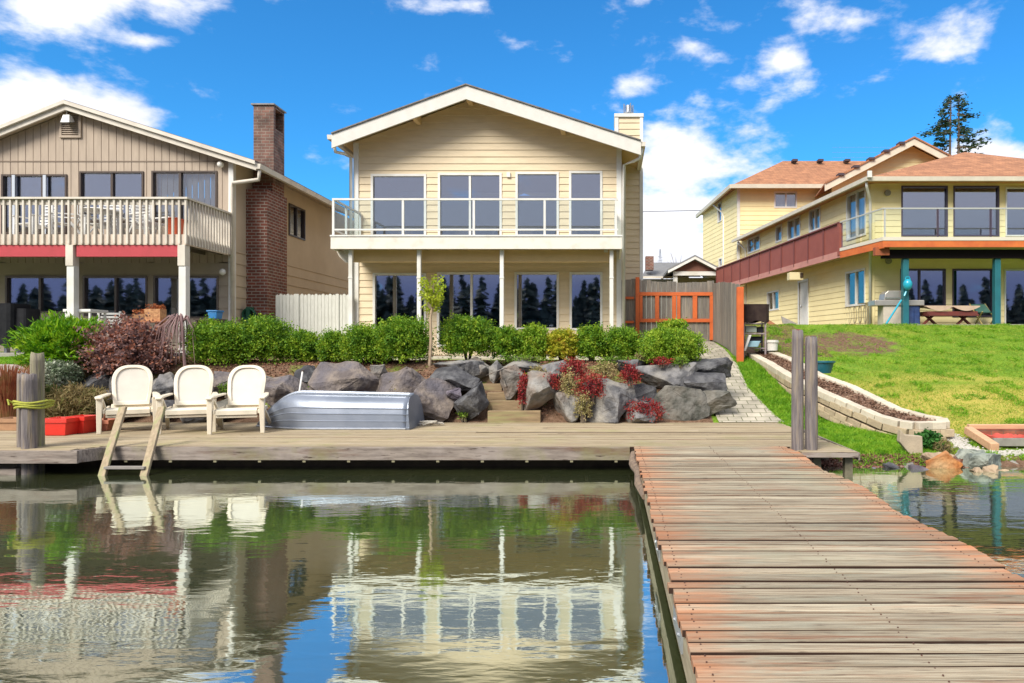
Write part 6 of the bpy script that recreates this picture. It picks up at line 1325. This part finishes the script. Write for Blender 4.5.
rp = thing('rope_heap', 'small heap of pale rope on the deck at the stern of the boat', 'rope', (PX(428,12.0),12.0,0)); mb = MB(); x = PX(430,12.1)
pt_ = [(x+random.uniform(-.18,.22), 12.1+random.uniform(-.1,.1), .02+random.random()*.07) for _ in range(22)]; mb.tube(pt_, .014, 5, False); mb.build('coils', mat('pale_rope', (.5,.47,.4), (.38,.35,.3), 30), rp)
t = thing('leaning_pole', 'thin white pole leaning on the boulders behind the boat bow', 'pole', (PX(298,12.7),12.7,.0)); MB().tube([(PX(296,12.4),12.4,.2),(PX(302.5,12.95),12.95,PZ(372,12.95))], .016, 6).build('shaft', W_TRIM, t); MB().ball((PX(302.7,12.97),12.97,PZ(371.5,12.95)), .03, 8).build('tip', BRONZE, t)
# red bins, planter
RD = mat('red_plastic', (.68,.035,.02), (.6,.03,.02), 3, .4)
def bin_(a, b, y0, y1, Y, m, lab, name='storage_bin', cat='bin', grp='red plastic bins on the deck'):
    x0_, x1_ = PX(a,Y), PX(b,Y); z0_, z1_ = 0.002, PZ(y0,Y); t = thing(name, lab, cat, ((x0_+x1_)/2,Y,0), grp)
    mb = MB(); i_ = .03; D_ = .36
    O = [(x0_+i_,Y+.02,z0_),(x1_-i_,Y+.02,z0_),(x1_-i_,Y+D_-.02,z0_),(x0_+i_,Y+D_-.02,z0_),(x0_,Y,z1_),(x1_,Y,z1_),(x1_,Y+D_,z1_),(x0_,Y+D_,z1_)]
    mb.v = O+[(x0_+.02,Y+.02,z1_),(x1_-.02,Y+.02,z1_),(x1_-.02,Y+D_-.02,z1_),(x0_+.02,Y+D_-.02,z1_),(x0_+.04,Y+.04,z1_-.12),(x1_-.04,Y+.04,z1_-.12),(x1_-.04,Y+D_-.04,z1_-.12),(x0_+.04,Y+D_-.04,z1_-.12)]
    mb.f = [(0,3,2,1),(0,1,5,4),(1,2,6,5),(2,3,7,6),(3,0,4,7),(4,5,9,8),(5,6,10,9),(6,7,11,10),(7,4,8,11),(8,9,13,12),(9,10,14,13),(10,11,15,14),(11,8,12,15),(12,13,14,15)]
    mb.build('body', m, t, bevel=.006); MB().box(x0_-.015,x1_+.015,Y-.012,Y-.001,z1_-.06,z1_+.006).box(x0_-.015,x0_-.001,Y,Y+D_,z1_-.06,z1_+.006).box(x1_+.001,x1_+.015,Y,Y+D_,z1_-.06,z1_+.006).build('rim', m, t, bevel=.003); return t
bin_(42,66,419,437,10.75,RD,'left one of two red plastic bins, half behind the mooring posts'); bin_(66.5,84,417,434,11.0,RD,'right one of two red plastic bins, beside the terracotta trough')
bin_(85,108,420.5,431,11.35,mat('terracotta', (.50,.19,.11), (.42,.16,.1), 5, .8),'low terracotta plant trough between the red bins and the leftmost chair','plant_trough','planter','terracotta troughs on the deck')
bin_(-6,18,419,430,11.4,mat('wood_trough', (.42,.24,.13), (.32,.18,.1), 5, .8),'wooden trough under the red grass at the left edge','plant_trough','planter',None)
# stone kerb left lawn
solo(MB().box(-12.3, PX(31,13.6), 13.55, 13.75, .75, PZ(364.5,13.6)), 'low_kerb', mat('kerb_stone', (.42,.36,.33), (.32,.28,.26), 6, .9, .5), 'low pinkish kerb edging the left lawn above the red grass', 'kerb', bevel=.02)
# ---------------------------------------------------------------- plants
BX = leafmat('boxwood_leaf', [(.03,.095,.008),(.085,.21,.012),(.20,.35,.018),(.42,.52,.045)])
BXY = leafmat('yellow_boxwood_leaf', [(.10,.16,.01),(.28,.34,.02),(.48,.46,.03),(.52,.30,.05)])
BXB = leafmat('bright_boxwood_leaf', [(.05,.13,.008),(.13,.27,.014),(.27,.41,.025),(.42,.50,.05)])
HG = 'clipped boxwood shrubs along the top of the wall'
hedge = [(190,247,322,364,14.2,BX,'big rounded green shrub, leftmost of the clipped row, behind the chairs',9000),
 (236,291,318,363,14.4,BX,'clipped green shrub in front of the brick chimney foot',9000),
 (288,320,331,363,14.4,BX,'small thin green shrub in front of the white fence',3800),
 (319,347,332,364,14.3,BX,'small green shrub at the right end of the white fence',3600),
 (343,392,326,364,14.2,BX,'clipped green shrub under the first lower window of the tan house',7500),
 (376,430,318,364,14.1,BX,'clipped green shrub just left of the young yellow tree',8000),
 (443,493,317,358,14.6,BX,'dark rounded shrub just right of the young yellow tree',8500),
 (490,525,328,358,14.6,BX,'green shrub right of the dark rounded one, above the steps',5200),
 (519,549,326,360,14.5,BXB,'bright green shrub left of the yellow hedge plant',5200),
 (545,579,330,360,14.5,BXY,'yellow and orange tinged shrub in the middle of the right hedge',5200),
 (575,609,327,360,14.5,BX,'green shrub right of the yellow hedge plant',5200),
 (604,639,328,360,14.5,BX,'green shrub left of the big yellow green mound',5400),
 (640,702,330,363,14.0,BXB,'big yellow green mound at the right end of the hedge',10500)]
for a,b,c,d,Y,m,lab,n_ in hedge: bush('clipped_shrub', lab, a+1, b-1, c+0, d+1, Y, m, HG, int(n_*1.15), .043, 2.8, min((b-a)/2*Y/F*1.0,.62), .25, lumps=.30, shell=.34)
bush('loose_shrub', 'loose yellow green shrub rising behind the big yellow green mound', 655, 690, 319, 345, 15.3, BXB, None, 2600, .05, 2, .4, .4, lumps=.5, shell=.7)
JN = leafmat('juniper_leaf', [(.02,.09,.006),(.09,.26,.008),(.22,.44,.012),(.42,.56,.03)], .35)
bush('juniper', 'bright green spiky juniper at the left end of the wall', 37, 116, 320, 376, 13.75, JN, None, 15000, .125, 2.3, .8, .8, asp=.22, lumps=.40, shell=.5, up=.5)
PUr = leafmat('purple_leaf', [(.08,.055,.055),(.17,.10,.10),(.26,.155,.14),(.38,.13,.07),(.34,.27,.23)], .25)
bush('purple_shrub', 'purple leaved shrub between the green juniper and the bare weeping shrub', 88, 166, 322, 384, 13.55, PUr, None, 8000, .06, 2.0, .7, .5, lumps=.5, shell=.55)
bush('sage_plant', 'grey green plant dotted with pale flowers beside the tallest left mooring post', 40, 75, 361, 390, 12.9, leafmat('sage_leaf', [(.06,.10,.05),(.16,.22,.12),(.40,.45,.33),(.62,.62,.52)]), None, 4200, .05, 2, .4, .4, lumps=.3, shell=.4, cat='plant')
GRm = leafmat('dry_grass_leaf', [(.09,.10,.025),(.22,.18,.07),(.34,.25,.12),(.12,.17,.03)], .3)
bush('trailing_plant', 'tawny green mounded plant behind the red bins', 48, 104, 386, 424, 12.45, GRm, None, 6500, .10, 2, .5, .6, asp=.16, lumps=.4, shell=.6, cat='plant')
bush('trailing_plant', 'low green plant at the foot of the sage plant, left of the mounded one', 40, 62, 386, 412, 12.5, leafmat('low_green', [(.05,.09,.02),(.12,.17,.04),(.2,.22,.08)]), None, 2200, .06, 2, .4, .5, asp=.3, cat='plant')
def tuft(name, lab, px, py, Y, m, n, L, spread, cat='grass', grp=None, droop=.6, wd=.008, base=None):
    x = PX(px,Y); z = PZ(py,Y); t = thing(name, lab, cat, (x,Y,z), grp); Vv = []; 
    for k in range(n):
        a = random.random()*6.28; r = random.random()**.5*spread*.35; l = L*random.uniform(.6,1.1); o = Vector((x+r*math.cos(a), Y+r*.6*math.sin(a), z)); d = Vector((math.cos(a)*random.uniform(.2,1)*spread, math.sin(a)*random.uniform(.2,1)*spread*.7, 0)); s_ = Vector((-math.sin(a),math.cos(a),0))*wd; pr = []
        for i in range(5):
            u = i/4; p = o+d*u+Vector((0,0,l*(u*1.5-droop*1.4*u*u))); pr.append((p-s_*(1-u*.9), p+s_*(1-u*.9)))
        for i in range(4): Vv += [pr[i][0],pr[i][1],pr[i+1][1],pr[i+1][0]]
    npmesh('blades', np.array([tuple(v) for v in Vv]), np.arange(len(Vv)).reshape(-1,4), m, t); return t
RG = leafmat('red_grass_leaf', [(.14,.03,.02),(.34,.10,.05),(.42,.20,.10),(.22,.16,.05)], .3)
tuft('red_grass', 'red tinged ornamental grass left of the mooring post cluster', 6, 420, 12.0, RG, 1300, 1.35, .6)
tuft('red_grass', 'tawny drooping grass right behind the thin left mooring post', 20, 418, 12.3, GRm, 500, .9, .4)
# weeping bare shrub
t = thing('weeping_shrub', 'leafless weeping shrub with drooping pinkish twigs beside the left house patio post', 'shrub', (PX(184,13.7),13.7,1.0)); WB = mat('pink_twig', (.34,.22,.22), (.25,.15,.14), 4); x = PX(185,13.7); mb = MB()
mb.tube([(x,13.7,.95),(x-.03,13.7,1.4),(x-.05,13.7,PZ(322,13.7))], [.03,.025,.02], 6); mb.build('trunk', WB, t); mb = MB(); top = Vector((x-.05,13.7,PZ(322,13.7)))
for k in range(75):
    a = random.uniform(1.2,5.1) if k % 5 else random.random()*6.28; l = random.uniform(.25,.62) if math.cos(a) < .3 else random.uniform(.15,.4); hh = random.uniform(.04,.16); e = top+Vector((math.cos(a)*l*1.15, math.sin(a)*l*.6, -random.uniform(.25,.85))); m1 = top+Vector((math.cos(a)*l*.45, math.sin(a)*l*.3, hh)); m2 = top+Vector((math.cos(a)*l*.9, math.sin(a)*l*.5, -.1))
    mb.tube([top,m1,m2,e], [.012,.009,.006,.003], 4, False)
mb.build('twigs', WB, t)
# young tree
t = thing('young_tree', 'slender young tree with a tuft of yellow green leaves before the lower sliding door', 'tree', (PX(430,13.9),13.9,1.0)); Y = 13.9
MB().tube([(PX(429.5,Y),Y,PZ(366,Y)),(PX(431,Y),Y,PZ(340,Y)),(PX(430.5,Y),Y,PZ(318,Y)),(PX(433,Y),Y,PZ(300,Y)),(PX(434,Y),Y,PZ(286,Y))], [.034,.03,.026,.02,.008], 7).build('trunk', mat('pale_bark', (.48,.36,.24), (.36,.27,.18), 6, .8), t)
mb = MB(); C = []; 
for k in range(26):
    z_ = random.uniform(PZ(314,Y), PZ(290,Y)); a = random.random()*6.28; l = random.uniform(.15,.36)*(.5+.5*(1-abs((PZ(300,Y)-z_)/.35))); x0_ = PX(432.5,Y); e = Vector((x0_+l*math.cos(a), Y+l*math.sin(a), z_+random.uniform(.1,.28))); mb.tube([(x0_,Y,z_),e], [.008,.003], 4, False)
    for j in range(38): u = random.uniform(.3,1.1); C.append(Vector((x0_,Y,z_)).lerp(e,u)+Vector((random.gauss(0,.035),random.gauss(0,.035),random.gauss(0,.04))))
for k in range(90): z_ = random.uniform(PZ(312,Y), PZ(284,Y)); C.append(Vector((PX(431.5+1.5*(318-0)/318,Y)+random.gauss(0,.07), Y+random.gauss(0,.06), z_)))
mb.build('branches', MATS['pale_bark'], t); V, Fq = leafgeo(np.array([tuple(c) for c in C]), rng.normal(size=(len(C),3))+[0,0,.5], .062); npmesh('crown', V, Fq, leafmat('lime_leaf', [(.25,.38,.02),(.42,.52,.03),(.58,.62,.08)], .45), t)
# red creeping plants in the wall
RED = leafmat('crimson_leaf', [(.09,.008,.015),(.24,.018,.025),(.36,.035,.03),(.30,.11,.06)], .2); STR = leafmat('straw_leaf', [(.16,.17,.04),(.34,.30,.11),(.45,.38,.18),(.30,.10,.06)], .25); GRN = leafmat('moss_leaf', [(.06,.14,.01),(.14,.26,.02),(.28,.36,.06)], .3)
RGp = 'creeping plants between the boulders'
for a,b,c,d,Y,m,lab in ((518,530,372,410,12.8,RED,'narrow crimson cascade between the two pale boulders right of the steps'),(560,587,358,382,13.15,RED,'crimson clump at the top of the wall below the yellow hedge plant'),(541,560,374,392,12.85,RED,'small crimson clump on top of the tall pale boulder'),(577,605,373,402,12.72,RED,'crimson cascade running down left of the big smooth grey boulder'),
 (575,592,392,421,12.65,STR,'straw coloured trailing plant at the left foot of the big smooth grey boulder'),(590,618,362,382,13.0,STR,'straw and green tuft over the big smooth grey boulder'),(620,640,364,386,12.95,RED,'crimson clump left of the wide grey boulder'),(628,664,400,422,12.62,RED,'broad crimson mat at the foot of the wall near its right end'),(560,578,372,402,12.85,STR,'straw and green patch between the crimson clumps'),
 (652,672,357,366,13.1,RED,'thin crimson strip on the wall top below the yellow green mound'),(672,690,356,368,13.15,GRN,'lime green rosette plant on the wall top near its right end'),(598,642,356,366,13.7,GRN,'low yellow green ground cover along the wall top under the hedge'),(500,545,355,362,14.0,GRN,'low green ground cover under the hedge left of the yellow plant'),(458,470,408,420,12.75,GRN,'tiny green weed at the foot of the dark upright boulder'),
 (388,400,384,400,12.95,STR,'small dry tuft in the gap above the boat stern'),(220,236,382,396,12.85,GRN,'mossy tuft between the second and third chairs'),(634,650,352,362,13.9,STR,'dry tuft under the gap in the hedge by the fence'),(530,545,366,378,13.1,STR,'dry tuft above the tall pale boulder'),(310,322,378,390,12.9,GRN,'small moss tuft left of the big domed brown boulder')):
    bush('creeping_plant', lab, a, b, c, d, Y, m, RGp, int(80+(b-a)*(d-c)*2.2), .035, 2, .13, .3, cat='plant', lumps=.6, shell=.5)
# more reddish specks of leaf litter on the soil
def scatter(name, n, region, size, m, lab, cat, asp=.5, flat=.3, lift=.01, up=0, tall=0):
    C = []
    while len(C) < n:
        x, y = region()
        if x is None: continue
        C.append((x, y, ground(x, y)+lift))
    C = np.array(C); D = rng.normal(size=C.shape)*[1,1,flat]+[0,0,up]
    V, Fq = leafgeo(C, D, size, asp); o = npmesh(name, V, Fq, m); return tag(o, lab, cat, kind='stuff')
scatter('bark_mulch', 16000, lambda: (lambda x, y: (x, y) if not (-2.8 < x < -1.5 and y < 14.7) else (None, None))(random.uniform(-9.5,1.8), random.uniform(12.95,15.2)), .05, leafmat('bark_litter', [(.06,.03,.02),(.17,.08,.05),(.32,.16,.10),(.42,.27,.18)], 0, .9), 'brown bark mulch covering the planting strip above the boulders', 'mulch', lift=.015)
GR1 = leafmat('grass_blade', [(.06,.17,.008),(.13,.32,.012),(.22,.42,.02),(.32,.46,.04)], .35); GR2 = leafmat('lawn_blade', [(.09,.19,.01),(.17,.31,.018),(.29,.40,.03),(.48,.42,.09)], .3)
def inbed(x, y):
    if not (11.3 < y < 17.4): return False
    l = min(LWp, key=lambda p: abs(p.y-y)); xl = interp(y, sorted((p.y, p.x) for p in LWp)); xrr = interp(y, sorted((p.y, p.x) for p in RWp)); return xl-.12 < x < xrr+.12
def nearreg():
    y = random.uniform(9.95, 17); x = random.uniform(2.6, 5.2)
    lo_ = pathx(y)[1] if y > 12.8 else interp(y, [(9.9,3.5),(10.3,3.15),(11.2,2.75),(12.8,3.15)])
    hi_ = XB(y)+.02 if y > 11.45 else 4.95
    if x < lo_+.03*random.gauss(0,1) or x > hi_ or (y < 10.3 and random.random() < .6): return (None, None)
    return (x, y)
scatter('bank_grass', 26000, nearreg, .10, GR1, 'bright green grass on the bank between the deck and the raised bed', 'grass', .10, .3, .03, 1.1)
def lawnreg():
    y = 10.1+11.2*random.random()**1.3; x = random.uniform(3.3, 16)
    if x < XB(y)+.3 or inbed(x, y) or (y < 11.5 and x < 5.0) or PX(1040, y) < x: return (None, None)
    if 6.2 < x < 9 and 10.6 < y < 12: return (None, None)
    d = math.hypot((x-6.5)/1.5, (y-18.7)/1.7)
    if d < .8 and random.random() < .85: return (None, None)
    return (x, y)
scatter('lawn_grass', 60000, lawnreg, .055, GR2, 'short sunlit lawn grass sloping up to the yellow house', 'grass', .14, .45, .015, .8)
def tuftreg():
    for _ in range(50):
        x, y = lawnreg()
        if x is not None and noise.noise(Vector((x*2.2, y*2.2, 4))) > .22: return (x, y)
    return (None, None)
scatter('lawn_clumps', 9000, tuftreg, .11, GR1, 'darker longer grass clumps scattered over the right lawn', 'grass', .12, .5, .03, .9)
scatter('left_lawn_grass', 9000, lambda: (random.uniform(-13,-10.2), random.uniform(13.8,15.6)), .06, GR1, 'short green lawn at the left edge in front of the taupe house', 'grass', .14, .45, .015, .8)
bush('bank_weed', 'leafy green weed beside the concrete slab at the foot of the raised bed', 918, 940, 431, 450, 10.75, leafmat('weed_leaf', [(.02,.09,.02),(.05,.18,.03),(.10,.26,.05)]), None, 900, .07, 2, .2, .3, cat='plant', lumps=.4)
bush('bank_weed', 'brownish weeds between the bed end and the tan shore boulder', 930, 952, 440, 454, 10.6, GRm, None, 500, .06, 2, .2, .4, cat='plant', lumps=.5, asp=.25)
scatter('shore_litter', 5000, lambda: (random.uniform(2.9,5.2), random.uniform(9.8,10.35)), .07, leafmat('shore_bark', [(.04,.02,.02),(.14,.07,.05),(.28,.13,.09),(.3,.24,.2)], 0, .9), 'dead leaves and bark on the bank at the waterline', 'litter', lift=.02)
